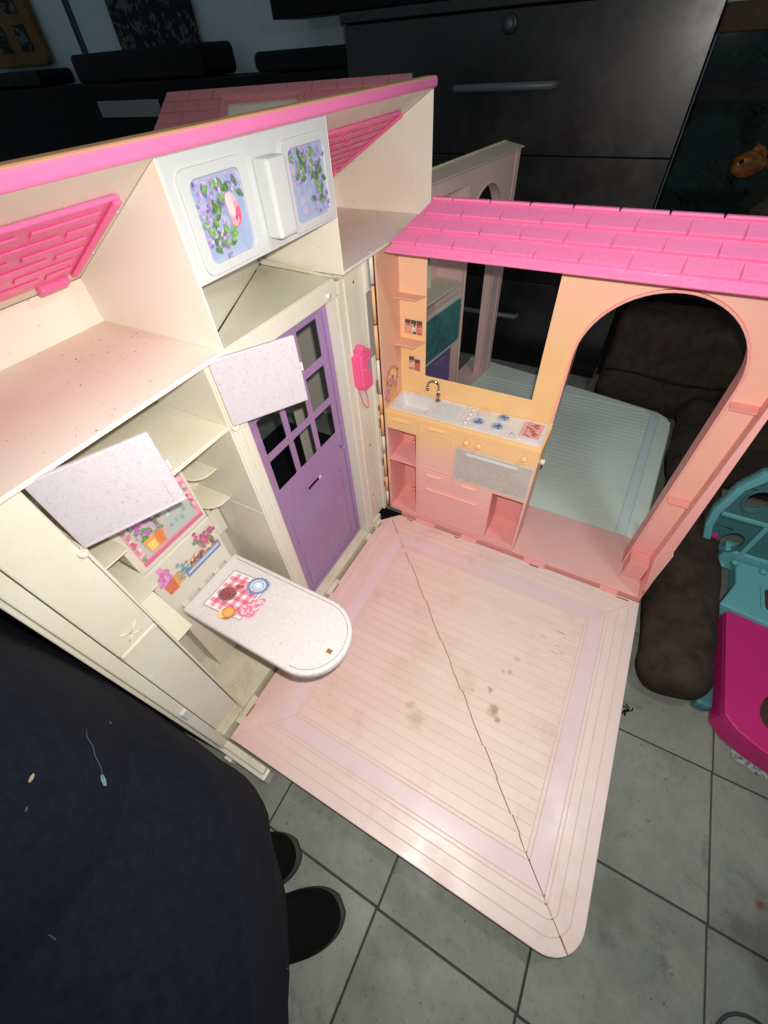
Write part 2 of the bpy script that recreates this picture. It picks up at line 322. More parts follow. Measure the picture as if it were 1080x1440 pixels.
# ---- floor panel made of moulded planks
LX, LY = .745, .752
outline = [(.045, -.004), (LX, -.004)] + [(x, y) for x, y in arc((LX - .065, -LY + .065), .065, 0, -90, 10)] + [(.004, -LY), (.004, -.045)]
FP = plate('floor_panel', outline, [], FZ, -.02, -.0012, 'groove', H, .001)
def inside_diag(p): return p
def plank(name, poly, mat):
    return plate(name, poly, [], FZ, -.0011, 0., mat, FP, .00022)
g = .00028
def ring(t0, t1, mat):
    # four mitred border strips, offset t0..t1 from the edge
    x0a, x0b, x1a, x1b = t0, t1, LX - t0, LX - t1
    y0a, y0b, y1a, y1b = -t0, -t1, -(LY - t0), -(LY - t1)
    q = .0012
    def corner(outer_t):   # rounded front-right corner points for offset t
        r = max(.065 - outer_t, .0)
        return (LX - .065, -LY + .065, r)
    # left strip, right strip, back strip, front strip
    plank('plank', [(x0a + g, max(y0a, -.046) if t0 < .02 else y0a - q), (x0b - g, y0b - q), (x0b - g, y1b + q), (x0a + g, y1a + q)] if t0 >= .02 else [(x0a + g + .004, -.046), (x0b - g, -.046), (x0b - g, y1b + q), (x0a + g + .004, y1a + q)], mat)
    plank('plank', [(x0a + q if t0 >= .02 else .046, y0a - g - (.004 if t0 < .02 else 0)), (x1a - q, y0a - g - (.004 if t0 < .02 else 0)), (x1b - q, y0b + g), (x0b + q if t0 >= .02 else .046, y0b + g)], mat)
    cx, cy, ro = corner(t0); ri = corner(t1)[2]
    def arcpts(r, a0, a1, n=6):
        if r <= .001: return [(LX - .065, -LY + .065)] if False else []
        return [(cx + r * math.cos(math.radians(a0 + (a1 - a0) * i / n)), cy + r * math.sin(math.radians(a0 + (a1 - a0) * i / n))) for i in range(n + 1)]
    if ro > .003:
        oR = arcpts(ro - g, 0, -44); oF = arcpts(ro - g, -90, -46)
    else: oR = [(x1a - g, y1a + q + g)]; oF = [(x1a - q - g, y1a + g)]
    if ri > .003:
        iR = arcpts(ri + g, 0, -43); iF = arcpts(ri + g, -90, -47)
    else: iR = [(x1b + g, y1b + q)]; iF = [(x1b - q, y1b - g)]
    plank('plank', [(x1a - g, y0a - q)] + oR + list(reversed(iR)) + [(x1b + g, y0b - q)], mat)
    plank('plank', [(x0a + q, y1a + g)] + oF + list(reversed(iF)) + [(x0b + q, y1b - g)], mat)
for t0, t1, m in ((.001, .0225, 'border'), (.0235, .0445, 'border'), (.0455, .0625, 'border'), (.0635, .0700, 'border'), (.0712, .1055, 'lavender'), (.1068, .1135, 'border')): ring(t0, t1, m)
xa, xb, ya, yb = .1148, LX - .1148, -.1148, -(LY - .1148); NR = 24; ph = (ya - yb) / NR
for i in range(NR):
    y0, y1 = ya - i * ph - g * .7, ya - (i + 1) * ph + g * .7
    jog = ((0, .0, .004, .004, .001, .001, .005, .002)[i % 8])
    d0, d1 = -y0 * .988 + jog, -y1 * .988 + jog
    cg = .0013
    d0, d1 = min(max(d0, xa + .004), xb - .004), min(max(d1, xa + .006), xb - .002)
    plank('plank', [(xa, y0), (d0 - cg, y0), (d1 - cg, y1), (xa, y1)], 'plank')
    plank('plank', [(d0 + cg, y0), (xb, y0), (xb, y1), (d1 + cg, y1)], 'plank')
# dark fold line strip lying in the gap
fold = [(.012, -.0125)]
n = 26
fpts = [(.031, -.031), (.07, -.0705), (.072, -.076)]
for i in range(NR):
    jg = (0, .0, .004, .004, .001, .001, .005, .002)[i % 8]; yy0, yy1 = ya - i * ph, ya - (i + 1) * ph
    fpts += [(-yy0 * .988 + jg, yy0 - .0004), (-yy1 * .988 + jg, yy1 + .0004)]
fpts += [(LX - .104, -(LY - .104)), (LX - .070, -(LY - .072)), (LX - .071, -(LY - .068)), (LX - .045, -(LY - .044)), (LX - .0195, -(LY - .0195))]
plate('fold_line', [(x - .0012, y - .0012) for x, y in fpts] + [(x + .0012, y + .0012) for x, y in reversed(fpts)], [], FZ, -.0010, -.0004, 'crack', FP, 0)
# hinge knuckles along the two walls
for y0, y1 in ((-.052, -.085), (-.115, -.14), (-.30, -.352), (-.40, -.425), (-.655, -.72)):
    box('hinge_knuckle', -.012, .007, y1, y0, -.012, .006, 'cream_dirty', H, .0012)
for x0, x1 in ((.10, .165), (.25, .30), (.44, .50), (.645, .69)):
    box('hinge_knuckle', x0, x1, -.009, .008, -.012, .0045, 'coral', H, .0012)
for x0, x1 in ((.075, .094), (.235, .248), (.46, .485), (.69, .72)): box('hinge_slot', x0, x1, -.0125, -.0095, -.01, .0012, 'crack', H, 0)
for y0, y1 in ((-.06, -.08), (-.31, -.34), (-.67, -.70)): box('hinge_slot', .0075, .0095, y1, y0, -.01, .0012, 'crack', H, 0)
# ---- cream wall, front plane x = 0
box('base_sill', -.2, -.004, -.756, -.04, -.06, .018, 'cream_dirty', H, .002)
EP = box('end_panel', -.2, .0, -.7755, -.7565, -.06, .738, 'cream', H, .002)
box('edge_strip', -.2, -.006, -.7825, -.7758, -.06, .738, 'cream', EP, .002)
box('foot', -.02, .118, -.7815, -.7568, -.062, -.018, 'cream', EP, .003)
box('rail', .0, .112, -.772, -.7575, -.0178, -.006, 'cream_dirty', EP, .002)
box('clip', -.001, .006, -.770, -.757, .195, .225, 'white', EP, .0015)
box('latch', .01, .03, -.789, -.782, -.05, -.02, 'cream', EP, .002)
FR = box('refrigerator_panel', -.19, -.001, -.7555, -.693, .446, .737, 'cream', H, .0025)
box('lower_door', -.19, -.005, -.7555, -.6935, .06, .436, 'cream', FR, .0025)
box('ledge', -.012, .002, -.754, -.694, .4365, .4455, 'cream', FR, .0015)
for (yy, zz, dy, dz) in ((-.716, .474, .012, .009), (-.729, .4745, -.010, .008), (-.717, .461, .008, -.006), (-.728, .461, -.007, -.006)):
    tube('emblem_petal', [(.0005, yy - dy * .7, zz - dz * .7), (.0016, yy, zz), (.0005, yy + dy * .7, zz + dz * .7)], [.0006, .0015, .0006], 'cream', FR, 8)
box('kick_recess', -.185, -.03, -.752, -.69, .018, .058, 'cream_dirty', FR, .001)
# nook
box('nook_side', -.19, -.002, -.6925, -.6885, .02, .63, 'cream', H, .0008)
NS = box('nook_side', -.19, -.003, -.4405, -.436, .02, .737, 'cream', H, .0008)
box('seam', -.11, -.003, -.4412, -.4404, .424, .430, 'cream', NS, .0003)
box('nook_back', -.172, -.166, -.689, -.441, .02, .737, 'cream', H, 0)
NP = box('window_panel', -.16, -.108, -.64, -.487, .421, .623, 'cream', H, .002)
LP = box('lower_panel', -.16, -.109, -.642, -.485, .292, .416, 'cream', H, .002)
box('knee_panel', -.165, -.112, -.6415, -.4855, .03, .2895, 'cream', H, .002)
for zz in (.515, .442):
    pts = [(-.166, -.441), (-.082, -.441)] + [(-.082 - .035 * (1 - math.cos(a)), -.455 - .032 * math.sin(a)) for a in [math.pi / 2 * i / 6 for i in range(1, 7)]] + [(-.166, -.487)]
    plate('corner_shelf', pts, [], FZ, zz - .003, zz, 'cream_shelf', H, .0008)
box('corner_bracket', -.164, -.140, -.470, -.443, .32, .405, 'cream', H, .002)
box('bracket_slot', -.1398, -.1388, -.462, -.450, .392, .397, 'crack', H, 0)
for zz in (.60, .535, .44): box('corner_shelf', -.166, -.055, -.688, -.642, zz - .003, zz, 'cream_shelf', H, .0008)
plate('corner_bracket', [(-.09, .43), (-.09, .33), (-.03, .33)], [], lambda a, b, c: (a, c, b), -.686, -.650, 'cream_shelf', H, .001)
box('cabinet_shelf', -.170, -.0015, -.688, -.4405, .6245, .631, 'cream_shelf', H, .001)
box('cabinet_back', -.1655, -.1635, -.688, -.4405, .631, .733, 'cream_shelf', H, 0)
box('back_recess', -.1634, -.162, -.53, -.49, .66, .695, 'cream_shelf', H, .0005)
# cabinet doors
def cab_door(hy, ang, sgn):
    D = empty('cabinet_door', (0.004, hy, 0)); D.parent = H; D.rotation_euler = (0, 0, math.radians(ang))
    box('door_panel', -.003, .003, .001 * sgn, .124 * sgn, .632, .7365, 'door_speckle', D, .0015) if sgn > 0 else box('door_panel', -.003, .003, -.124, -.001, .632, .7365, 'door_speckle', D, .0015)
    a, b = sorted((.110 * sgn, .114 * sgn)); box('grip', .003, .0045, a, b, .640, .675, 'door_speckle', D, .0006)
    a, b = sorted((.004 * sgn, .124 * sgn)); box('lower_rim', .003, .0042, a, b, .6335, .6365, 'door_speckle', D, .0005)
    a, b = sorted((.1242 * sgn, .1275 * sgn)); box('catch', -.002, .002, a, b, .682, .694, 'white', D, .0006)
    return D
cab_door(-.691, -24, 1)
cab_door(-.4385, 180 - 31, -1).rotation_euler = (0, 0, math.radians(180 - 31 + 0))
for yy in (-.6945, -.433):
    plate('hinge_peg', rrect(-.003, .009, yy - .006, yy + .006, .005), [], FZ, .6225, .6295, 'cream', H, .0015)
# folding table
tb = [(-.106, -.630)] + [(-.106, -.476)] + arc((.151, -.553), .077, 90, -90, 18)
TB = plate('folding_table', [(x, y) for x, y in tb], [], FZ, .272, .29, 'speckle', H, .006); TB.modifiers[0].segments = 4
inl = [(-.09, -.620), (-.09, -.486)] + arc((.152, -.553), .067, 90, -90, 18)
tube('groove', [(x, y, .2898) for x, y in inl[1:]], .0007, 'grey', TB, 6)
box('peg_hole', .196, .206, -.570, -.562, .2895, .2905, 'crack', TB, 0)
for yy in (-.615, -.57, -.53, -.495): box('hinge_loop', -.112, -.104, yy - .008, yy + .008, .283, .2935, 'cream_dirty', TB, .001)
# ---- door and frame
box('door_post', -.06, -.001, -.4358, -.418, .018, .731, 'cream', H, .002)
box('door_post', -.06, -.003, -.4178, -.402, .018, .731, 'cream', H, .0025)
rows = ((.410, .488), (.504, .580), (.598, .672)); cols = ((-.366, -.306), (-.292, -.232), (-.218, -.156))
DR = plate('front_door', rect(-.401, -.1245, .02, .688), [rrect(-.289, -.234, .337, .351, .001, 2)] + [rrect(c0, c1, r0, r1, .002, 2) for c0, c1 in cols for r0, r1 in rows], FX, -.033, -.03, 'purple', H, .0006)
plate('door_rim', rect(-.400, -.1255, .022, .687), [rect(-.388, -.1375, .034, .677)], FX, -.03, -.0265, 'purple', DR, .0012)
plate('raised_panel', rect(-.364, -.157, .05, .318), [rect(-.357, -.164, .057, .311)], FX, -.03, -.0285, 'purple', DR, .0006)
box('rail_line', -.03, -.0286, -.378, -.146, .372, .3745, 'purple', DR, .0005)
plate('mail_slot', rect(-.294, -.229, .332, .356), [rect(-.289, -.234, .337, .351)], FX, -.03, -.0275, 'purple', DR, .0008)
box('slot_shade', -.052, -.0332, -.292, -.231, .334, .354, 'black', DR, 0)  # added black backing, paints the shade inside the mail slot
box('slot_catch', -.0331, -.0305, -.245, -.236, .338, .35, 'cream', DR, .001)
tube('door_knob', [(-.03, -.149, .364), (-.022, -.149, .364), (-.019, -.149, .364), (-.017, -.149, .364)], [.003, .003, .0055, .003], 'purple', DR, 12)
box('door_jamb', -.05, -.001, -.1235, -.108, .018, .7, 'cream', H, .002)
box('door_jamb', -.05, -.006, -.1078, -.092, .018, .72, 'cream', H, .002)
box('door_jamb', -.05, -.003, -.0918, -.0865, .018, .72, 'cream', H, .0015)
# header with ledge above the door
HD = box('door_header', -.05, -.0005, -.4018, -.124, .702, .731, 'cream', H, .0015)
box('header_track', -.028, -.012, -.39, -.135, .694, .7018, 'cream', HD, .001)
tube('header_pin', [(-.004, -.150, .712), (.004, -.150, .712)], .004, 'cream', HD, 12)
plate('header_ledge', [(-.0, -.452), (-.0, -.131), (-.172, -.118)], [], FZ, .7312, .7345, 'cream_shelf', H, .0006)
q0, q1 = Vector((-.176, -.118, 0)), Vector((-.0285, -.4055, 0)); dn = (q1 - q0).normalized(); nn = Vector((-dn.y, dn.x, 0)) * .0015
mesh('gable_panel', [tuple(p + s * nn + Vector((0, 0, z))) for p in (q0, q1) for s in (-1, 1) for z in (.7346, .83)], [(0, 1, 3, 2), (4, 6, 7, 5), (0, 4, 5, 1), (2, 3, 7, 6), (0, 2, 6, 4), (1, 5, 7, 3)], 'cream', H, 0)
mesh('ledge_curb', [(-.17, -.1175, .7347), (-.001, -.1305, .7347), (-.17, -.1145, .7347), (-.001, -.1275, .7347), (-.17, -.1175, .746), (-.001, -.1305, .7375), (-.17, -.1145, .746), (-.001, -.1275, .7375)], [(0, 2, 3, 1), (4, 5, 7, 6), (0, 1, 5, 4), (2, 6, 7, 3), (0, 4, 6, 2), (1, 3, 7, 5)], 'cream_shelf', H, .0005)
# phone wall and hinge strip
PW = box('phone_wall', -.03, -.0105, -.0863, -.019, .02, .731, 'cream', H, .001)
box('hinge_strip', -.012, -.001, -.0185, -.0035, .02, .738, 'cream', H, .0015)
box('wall_web', -.06, -.031, -.12, .0, .02, .731, 'cream', H, 0)
TP = empty('telephone', (0, 0, 0)); TP.parent = H
plate('phone_base', [(-.092, .494), (-.066, .478), (-.038, .478), (-.038, .565), (-.056, .574), (-.060, .583), (-.070, .583), (-.074, .578), (-.092, .572)], [], FX, -.0104, .010, 'phone', TP, .004)
plate('handset', rrect(-.0935, -.073, .496, .574, .008), [], FX, .0101, .018, 'phone', TP, .005)
tube('handset_knob', [(.018, -.083, .540), (.0215, -.083, .540)], [.003, .0018], 'hot_pink', TP, 10)
KP = box('keypad', .0100, .0112, -.062, -.045, .522, .552, 'phone', TP, .0006)
for r_ in range(4):
    for c_i in range(3): box('key', .0112, .0122, -.0605 + c_i * .0052, -.0565 + c_i * .0052, .5235 + r_ * .0072, .5285 + r_ * .0072, 'grey', KP, .0005)
cp = [(.0, -.0845, .494), (-.002, -.080, .47), (-.004, -.068, .44), (-.005, -.056, .422), (-.005, -.047, .418), (-.005, -.045, .428), (-.003, -.053, .455), (.002, -.063, .475), (.007, -.067, .487)]
tube('cord', cp, .0016, 'phone_cord', TP, 8)
# hinge between the two walls
zc = [.03, .09, .15, .24, .30, .37, .43, .52, .60, .68, .742]
for i in range(len(zc) - 1):
    tube('hinge_knuckle', [(.0025, -.0015, zc[i] + .002), (.0025, -.0015, zc[i + 1] - .002)], .0044 if i % 2 else .0038, 'hinge_peach' if i % 3 else 'cream', H, 10)
box('hinge_plate', -.0009, .0012, -.024, -.0075, .535, .672, 'grey', H, .0006)
box('hinge_plate', -.0009, .0012, -.0095, -.005, .675, .738, 'grey', H, .0006)
for z0, z1 in ((.435, .47), (.33, .36), (.20, .225), (.385, .40), (.115, .135)): box('hinge_slot', -.0009, .0006, -.0115, -.0075, z0, z1, 'crack', H, 0)
for yy, zz in ((-.05, .70), (-.05, .30), (-.06, .12)): tube('screw_hole', [(-.0106, yy, zz), (-.0098, yy, zz)], .0028, 'crack', PW, 12)
# ---- loft above the cream wall
XF = .0115
LYs = ((-.80, -.4095), (-.1105, .259))
prof = [(XF, .7335), (XF, .938), (-.24, .800), (-.24, .7335)]
for y0, y1 in LYs:
    box('loft_floor', -.238, XF, y0 + .0025, y1 - .0025, .734, .7395, 'loft_floor', H, .0008)
    box('knee_wall', -.2405, -.2385, y0, y1, .734, .80, 'loft', H, 0)
    for yy in (y0, y1 - .0025): plate('loft_side', prof, [], lambda a, b, c: (a, c, b), yy, yy + .0025, 'loft', H, .0006)
sl = Vector((-.24 - XF, 0, .800 - .938)); sln = sl.normalized(); un = Vector((sln.z, 0, -sln.x)) * 1.0   # un points down/inwards
if un.z > 0: un = -un
def slope(s, y, d=0.):   # s metres down the slope from the ridge, d metres below the sheet
    p = Vector((XF, y, .938)) + sln * s + un * d; return tuple(p)
SLN = sl.length
RS = mesh('roof_slope', [slope(s, y, d) for d in (-.004, -.0005) for y in (-.80, .259) for s in (0, SLN)], [(0, 1, 3, 2), (4, 6, 7, 5), (0, 4, 5, 1), (2, 3, 7, 6), (0, 2, 6, 4), (1, 5, 7, 3)], 'loft', H, 0)
def sbox(name, s0, s1, y0, y1, d0, d1, mat, parent, bevel=.001): return box(name, s0, s1, y0, y1, d0, d1, mat, parent, bevel, F=lambda a, b, c: slope(a, b, c))
for y0, y1 in ((-.80, -.434), (-.072, .212)):
    WP = sbox('roof_window', .052, .236, y0, y1, 0, .005, 'hot_pink', RS, .0015)
    sbox('frame_bar', .050, .236, y1 - .012, y1 - .002, .005, .010, 'hot_pink', WP, .0025)
    k = 0; s = .066
    while s < .222:
        y = y1 - .022 - (.040 if k % 2 else 0)
        if k % 2: sbox('tile_rib', s, s + .014, y + .010, y1 - .018, .005, .0070, 'hot_pink', WP, .0020)
        while y - .05 > y0:
            sbox('tile_rib', s, s + .014, y - .074, y, .005, .0070, 'hot_pink', WP, .0020); y -= .088
        s += .027; k += 1
    sbox('tab', .236, .254, y1 - .055, y1 - .014, .001, .012, 'hot_pink', WP, .003)
    for s in (.09, .19): tube('rivet', [slope(s, y1 + .010, 0), slope(s, y1 + .010, .004)], .003, 'loft', WP, 10)
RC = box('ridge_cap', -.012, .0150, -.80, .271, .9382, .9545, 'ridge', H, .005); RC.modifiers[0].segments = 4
# loft centre panel
CP_ = plate('loft_panel', rect(-.4095, -.1105, .8185, .9375), [], FX, .0075, XF + .0005, 'white', H, .001)
def raised_frame(y0, y1, z0, z1): return plate('picture_frame', rrect(y0 - .013, y1 + .013, z0 - .010, z1 + .010, .012), [rrect(y0, y1, z0, z1, .009)], FX, XF + .0005, XF + .0045, 'white', CP_, .0015)
raised_frame(-.383, -.304, .834, .915); raised_frame(-.211, -.130, .834, .916)
plate('chimney_block', rrect(-.2775, -.241, .834, .9175, .004), [], FX, XF, .037, 'white', CP_, .004)
# floral stickers
G1, G2, PU, PU2, LV = rgb(62, 112, 58), rgb(100, 145, 76), rgb(112, 92, 172), rgb(142, 124, 192), rgb(164, 154, 204)
def floral(seed, rose):
    random.seed(seed); A = Art()
    N = 10
    A.poly(rrect(0, 1, 0, 1, .1), rgb(160, 174, 206))
    for i in range(90):
        x, y = random.random(), random.random(); k = random.random()
        if .08 < x < .92 and .08 < y < .92: A.ell(x, y, .08, .07, rgb(146 + 50 * k * (1 - x), 166 + 14 * k, 204 + 8 * k), random.uniform(0, 90), 8)
    def cluster(x, y, n, r):
        for i in range(n):
            a, q = random.uniform(0, 6.28), r * math.sqrt(random.random())
            px, py = x + math.cos(a) * q, y + math.sin(a) * q * 1.3
            if .03 < px < .97 and .03 < py < .97: A.ell(px, py, .034, .024, jit(random.choice((PU, PU2, LV, rgb(185, 165, 215), rgb(205, 180, 215))), .15), random.uniform(0, 180), 7)
    def leaves(x, y, n, r):
        for i in range(n):
            px, py = x + random.uniform(-r, r), y + random.uniform(-r, r); an = random.uniform(0, 360)
            if .14 < px < .86 and .14 < py < .86: A.leaf(px, py, .15, .085, an, jit(random.choice((G1, G2)), .2))
    if rose:
        for x, y in ((.14, .72), (.2, .45), (.25, .25), (.35, .15), (.5, .85), (.75, .88), (.3, .6), (.12, .3), (.35, .9), (.15, .9), (.88, .8), (.42, .35), (.1, .55), (.45, .7)): cluster(x, y, 13, .13); leaves(x, y, 4, .1)
        A.leaf(.62, .74, .16, .09, 80, G1)
        for dx, dy, rx, ry, c, ro in ((0, 0, .085, .16, rgb(244, 186, 196), 10), (.03, -.05, .07, .12, rgb(238, 150, 170), -15), (.05, -.07, .045, .09, rgb(226, 84, 130), -20), (-.01, -.10, .06, .05, rgb(240, 160, 178), 10), (.02, -.06, .02, .05, rgb(205, 50, 105), -10), (-.03, .04, .05, .11, rgb(248, 205, 210), 15)): A.ell(.66 + dx * 1.35, .56 + dy * 1.35, rx * 1.35, ry * 1.35, c, ro, 14)
        leaves(.62, .25, 2, .04)
    else:
        for x, y in ((.12, .85), (.35, .9), (.4, .75), (.6, .9), (.75, .75), (.8, .5), (.85, .3), (.88, .15), (.7, .6), (.9, .85), (.2, .65), (.5, .82), (.75, .4), (.65, .2)): cluster(x, y, 13, .11); leaves(x, y, 4, .08)
    return A
fx = XF + .0006
floral(3, True).build('flower_sticker', (fx, -.383, .834), (0, .079, 0), (0, 0, .081), CP_)['label'] = 'sticker with a pink rosebud and purple blossoms'
floral(5, False).build('flower_sticker', (fx, -.211, .834), (0, .081, 0), (0, 0, .082), CP_)['label'] = 'sticker with purple wisteria on blue'
# ---- nook stickers (U runs along +y, V up; panel faces +x)
random.seed(11); A = Art(); A.poly([(0, 0), (1, 0), (1, .75), (.93, .9), (.8, 1), (.2, 1), (.07, .9), (0, .75)], rgb(226, 150, 170))
A.poly([(.06, .07), (.94, .07), (.94, .75), (.85, .93), (.15, .93), (.06, .75)], rgb(196, 188, 188))
A.poly([(.5, .07), (.94, .07), (.94, .7), (.5, .7)], rgb(176, 188, 182)); A.poly([(.36, .07), (.53, .07), (.5, .8), (.32, .8)], rgb(196, 178, 178))
for i in range(26): A.ell(random.uniform(.56, .92), random.uniform(.14, .66), .03, .02, jit(random.choice((rgb(150, 175, 140), rgb(200, 210, 200), rgb(140, 160, 160)))), random.uniform(0, 180), 7)
A.poly([(.54, .36), (.94, .36), (.94, .385), (.54, .385)], rgb(225, 228, 224)); A.poly([(.0, .0), (1, 0), (1, .05), (0, .05)], rgb(214, 100, 140))
for i in range(90):
    k = random.random(); e = random.choice((0, 1, 2)); x, y = ((.03 + .05 * random.random(), k), (.92 + .05 * random.random(), .15 + .7 * k), (k, .93 + .04 * random.random()))[e]
    if not (e == 2 and (x < .2 or x > .8)) and y < .74 + (e == 2) * .3: A.ell(x, y, .028, .022, jit(random.choice((rgb(232, 120, 160), rgb(245, 190, 205), rgb(205, 70, 115), rgb(130, 150, 90))), .12), random.uniform(0, 180), 7)
for i in range(26): A.leaf(random.uniform(.13, .46), random.uniform(.25, .6), .1, .06, random.uniform(0, 360), jit(rgb(80, 135, 80)))
for i in range(60): A.ell(.27 + random.gauss(0, .075), .5 + random.gauss(0, .09), .028, .024, jit(random.choice((rgb(200, 120, 190), rgb(175, 90, 165), rgb(225, 160, 210))), .12), 0, 7)
A.poly([(.17, .1), (.40, .1), (.43, .27), (.14, .27)], rgb(238, 160, 60)); A.poly([(.3, .1), (.40, .1), (.43, .27), (.3, .27)], rgb(225, 120, 50)); A.poly([(.18, .12), (.28, .12), (.28, .22), (.17, .22)], rgb(250, 210, 110))
A.build('window_sticker', (-.1079, -.627, .432), (0, .134, 0), (0, 0, .178), NP)
random.seed(13); A = Art()
for i in range(44): A.ell(.12 + random.gauss(0, .05), .62 + random.gauss(0, .16), .03, .08, jit(random.choice((rgb(205, 110, 180), rgb(228, 150, 200)))), 0, 7)
A.poly([(.05, .02), (.2, .02), (.23, .4), (.03, .4)], rgb(215, 105, 50)); A.poly([(.19, .08), (.32, .08), (.34, .45), (.2, .5)], rgb(230, 165, 70))
for i in range(26): A.leaf(.36 + random.gauss(0, .05), .35 + random.gauss(0, .12), .07, .06, random.uniform(40, 140), jit(rgb(90, 150, 165)))
A.poly([(.36, .02), (.98, .02), (.98, .3), (.36, .3)], rgb(96, 130, 180)); A.poly([(.38, .1), (.96, .1), (.96, .2), (.38, .2)], rgb(190, 205, 225))
for i in range(40): A.ell(random.uniform(.42, .92), .36 + random.gauss(0, .06), .025, .06, jit(random.choice((rgb(160, 80, 60), rgb(200, 130, 90), rgb(235, 220, 190), rgb(120, 60, 60)))), 0, 7)
for i in range(50): A.ell(.82 + random.gauss(0, .07), .72 + random.gauss(0, .14), .03, .07, jit(random.choice((rgb(190, 60, 130), rgb(215, 90, 155), rgb(110, 140, 80)))), 0, 7)
A.build('flowerpot_sticker', (-.1089, -.632, .335), (0, .142, 0), (0, 0, .072), LP)
# table sticker
random.seed(17); A = Art(); PK, WH = rgb(232, 150, 172), rgb(248, 236, 238)
def sq(x, y, sx, sy): return [(x, y), (x + sx, y), (x + sx, y + sy), (x, y + sy)]
A.poly(sq(-.03, -.03, 1.06, 1.06), rgb(176, 160, 158)); A.poly(sq(0, 0, 1, 1), WH)
NQ = 9
for i in range(NQ):
    for j in range(NQ):
        if i % 2 or j % 2: A.poly(sq(.03 + i * .94 / NQ, .03 + j * .94 / NQ, .94 / NQ, .94 / NQ), rgb(216, 92, 130) if (i % 2 and j % 2) else PK)
A.ell(.30, .42, .22, .20, rgb(160, 120, 110)); A.ell(.30, .42, .19, .17, rgb(120, 44, 48))
for i in range(22): A.ell(.30 + random.uniform(-.13, .13), .42 + random.uniform(-.12, .12), .04, .04, jit(rgb(150, 62, 60)), 0, 8)
for x, y in ((.42, .66), (.48, .70), (.38, .68)): A.ell(x, y, .06, .05, rgb(170, 70, 70))
for i in range(14):
    a = i / 14 * 6.28; A.ell(.80 + .21 * math.cos(a), .86 + .185 * math.sin(a), .055, .055, rgb(90, 130, 180), 0, 8)
A.ell(.80, .86, .215, .19, rgb(120, 155, 195), 0, 20); A.ell(.80, .86, .18, .155, rgb(235, 242, 248), 0, 20); A.ell(.80, .86, .15, .13, rgb(90, 140, 200), 0, 20); A.ell(.80, .86, .13, .11, rgb(200, 222, 240), 0, 20); A.ell(.78, .88, .07, .05, rgb(240, 247, 252), 0, 14)
A.ell(.66, .02, .17, .16, rgb(150, 110, 60), 0, 18); A.ell(.56, -.06, .11, .09, rgb(240, 205, 140)); A.ell(.66, .04, .14, .13, rgb(225, 150, 60), 0, 18); A.ell(.67, .05, .10, .09, rgb(240, 175, 80), 0, 16)
for x, y, r, s in ((1.0, .42, .14, 30), (1.14, .52, .12, 60), (1.08, .22, .16, -20), (.98, .18, .15, 10), (1.16, .34, .09, 0)):
    A.ell(x, y, r, r * .75, rgb(228, 110, 150), s, 12)
    for i in range(12): A.ell(x + random.uniform(-r, r) * .6, y + random.uniform(-r, r) * .5, .028, .022, jit(rgb(250, 205, 220), .05), 0, 7)
A.build('placemat_sticker', (-.073, -.600, .2901), (.086, .007, 0), (.002, .087, 0), TB)
# ================================================================== kitchen wall, front plane y = 0
KW = empty('kitchen_wall'); KW.parent = H
arch = [(.682, .012)] + [(.5425 + .1395 * math.cos(math.radians(a)), .561 + .1395 * math.sin(math.radians(a))) for a in range(0, 181, 9)] + [(.403, .012)]
web = [(.006, .012), (.403, .012)] + list(reversed(arch))[1:] + [(.735, .012), (.735, .80), (.088, .80), (.088, .7325), (.006, .7325)]
def uniq(l):
    o = []
    for p in l:
        if not o or (abs(p[0] - o[-1][0]) + abs(p[1] - o[-1][1]) > 1e-5): o.append(p)
    return o
plate('wall_web', uniq(web), [rect(.077, .344, .441, .716)], FY, .0985, .1015, 'peach', KW, .0008)
box('side_panel', .0075, .0110, .003, .2, .012, .7325, 'peach_dark', KW, .0008)
plate('side_panel', [(0.0, .012), (.0, .20), (.2, .20), (.2, .012)], [], lambda a, b, c: (c, a, b), .7365, .7395, 'peach', KW, .0008)
# arch lip and tall right post with shelves
lip = [(.5425 + r * math.cos(math.radians(a)), .561 + r * math.sin(math.radians(a))) for r, rng in ((.1395, range(0, 181, 6)), (.1455, range(180, -1, -6))) for a in rng]
lip = [(.403, .0125)] and ([(.682, .0125)] + [(.5425 + .1395 * math.cos(math.radians(a)), .561 + .1395 * math.sin(math.radians(a))) for a in range(0, 181, 6)] + [(.403, .40)] + [(.3985, .40)] + [(.5425 + .144 * math.cos(math.radians(a)), .561 + .144 * math.sin(math.radians(a))) for a in range(180, -1, -6)] + [(.6865, .0125)])
plate('arch_lip', lip, [], FY, .092, .140, 'coral', KW, .0008)
plate('post_wall', [(.006, .2), (.030, .2), (.085, .75), (.115, .75)], [], FX, 0, .001, 'coral', KW, 0).hide_render = False
bpy.data.objects.remove(bpy.data.objects['post_wall'])
pw = [(.0, .012), (.003, .05), (.0, .17), (.0, .75), (.0984, .75), (.0984, .012)]
mesh('post_wall', [(x + dx, y, z) for dx in (0, .003) for x, y, z in ((.738, 0, .03), (.712, 0, .17), (.712, 0, .75), (.733, .0984, .75), (.733, .0984, .012), (.738, 0, .012))], [(0, 1, 2, 3, 4, 5), (6, 7, 8, 9, 10, 11)] + [(i, (i + 1) % 6, (i + 1) % 6 + 6, i + 6) for i in range(6)], 'coral', KW, .0006)
for zz in (.532, .285): mesh('post_shelf', [(.6868, .0984, zz), (.7325, .0984, zz), (.7285, .074, zz - .002), (.6868, .074, zz - .002), (.6868, .0984, zz - .004), (.7325, .0984, zz - .004), (.7285, .074, zz - .0045), (.6868, .074, zz - .0045)], [(0, 1, 2, 3), (4, 5, 6, 7), (0, 1, 5, 4), (1, 2, 6, 5), (2, 3, 7, 6), (3, 0, 4, 7)], 'coral', KW, .0006)
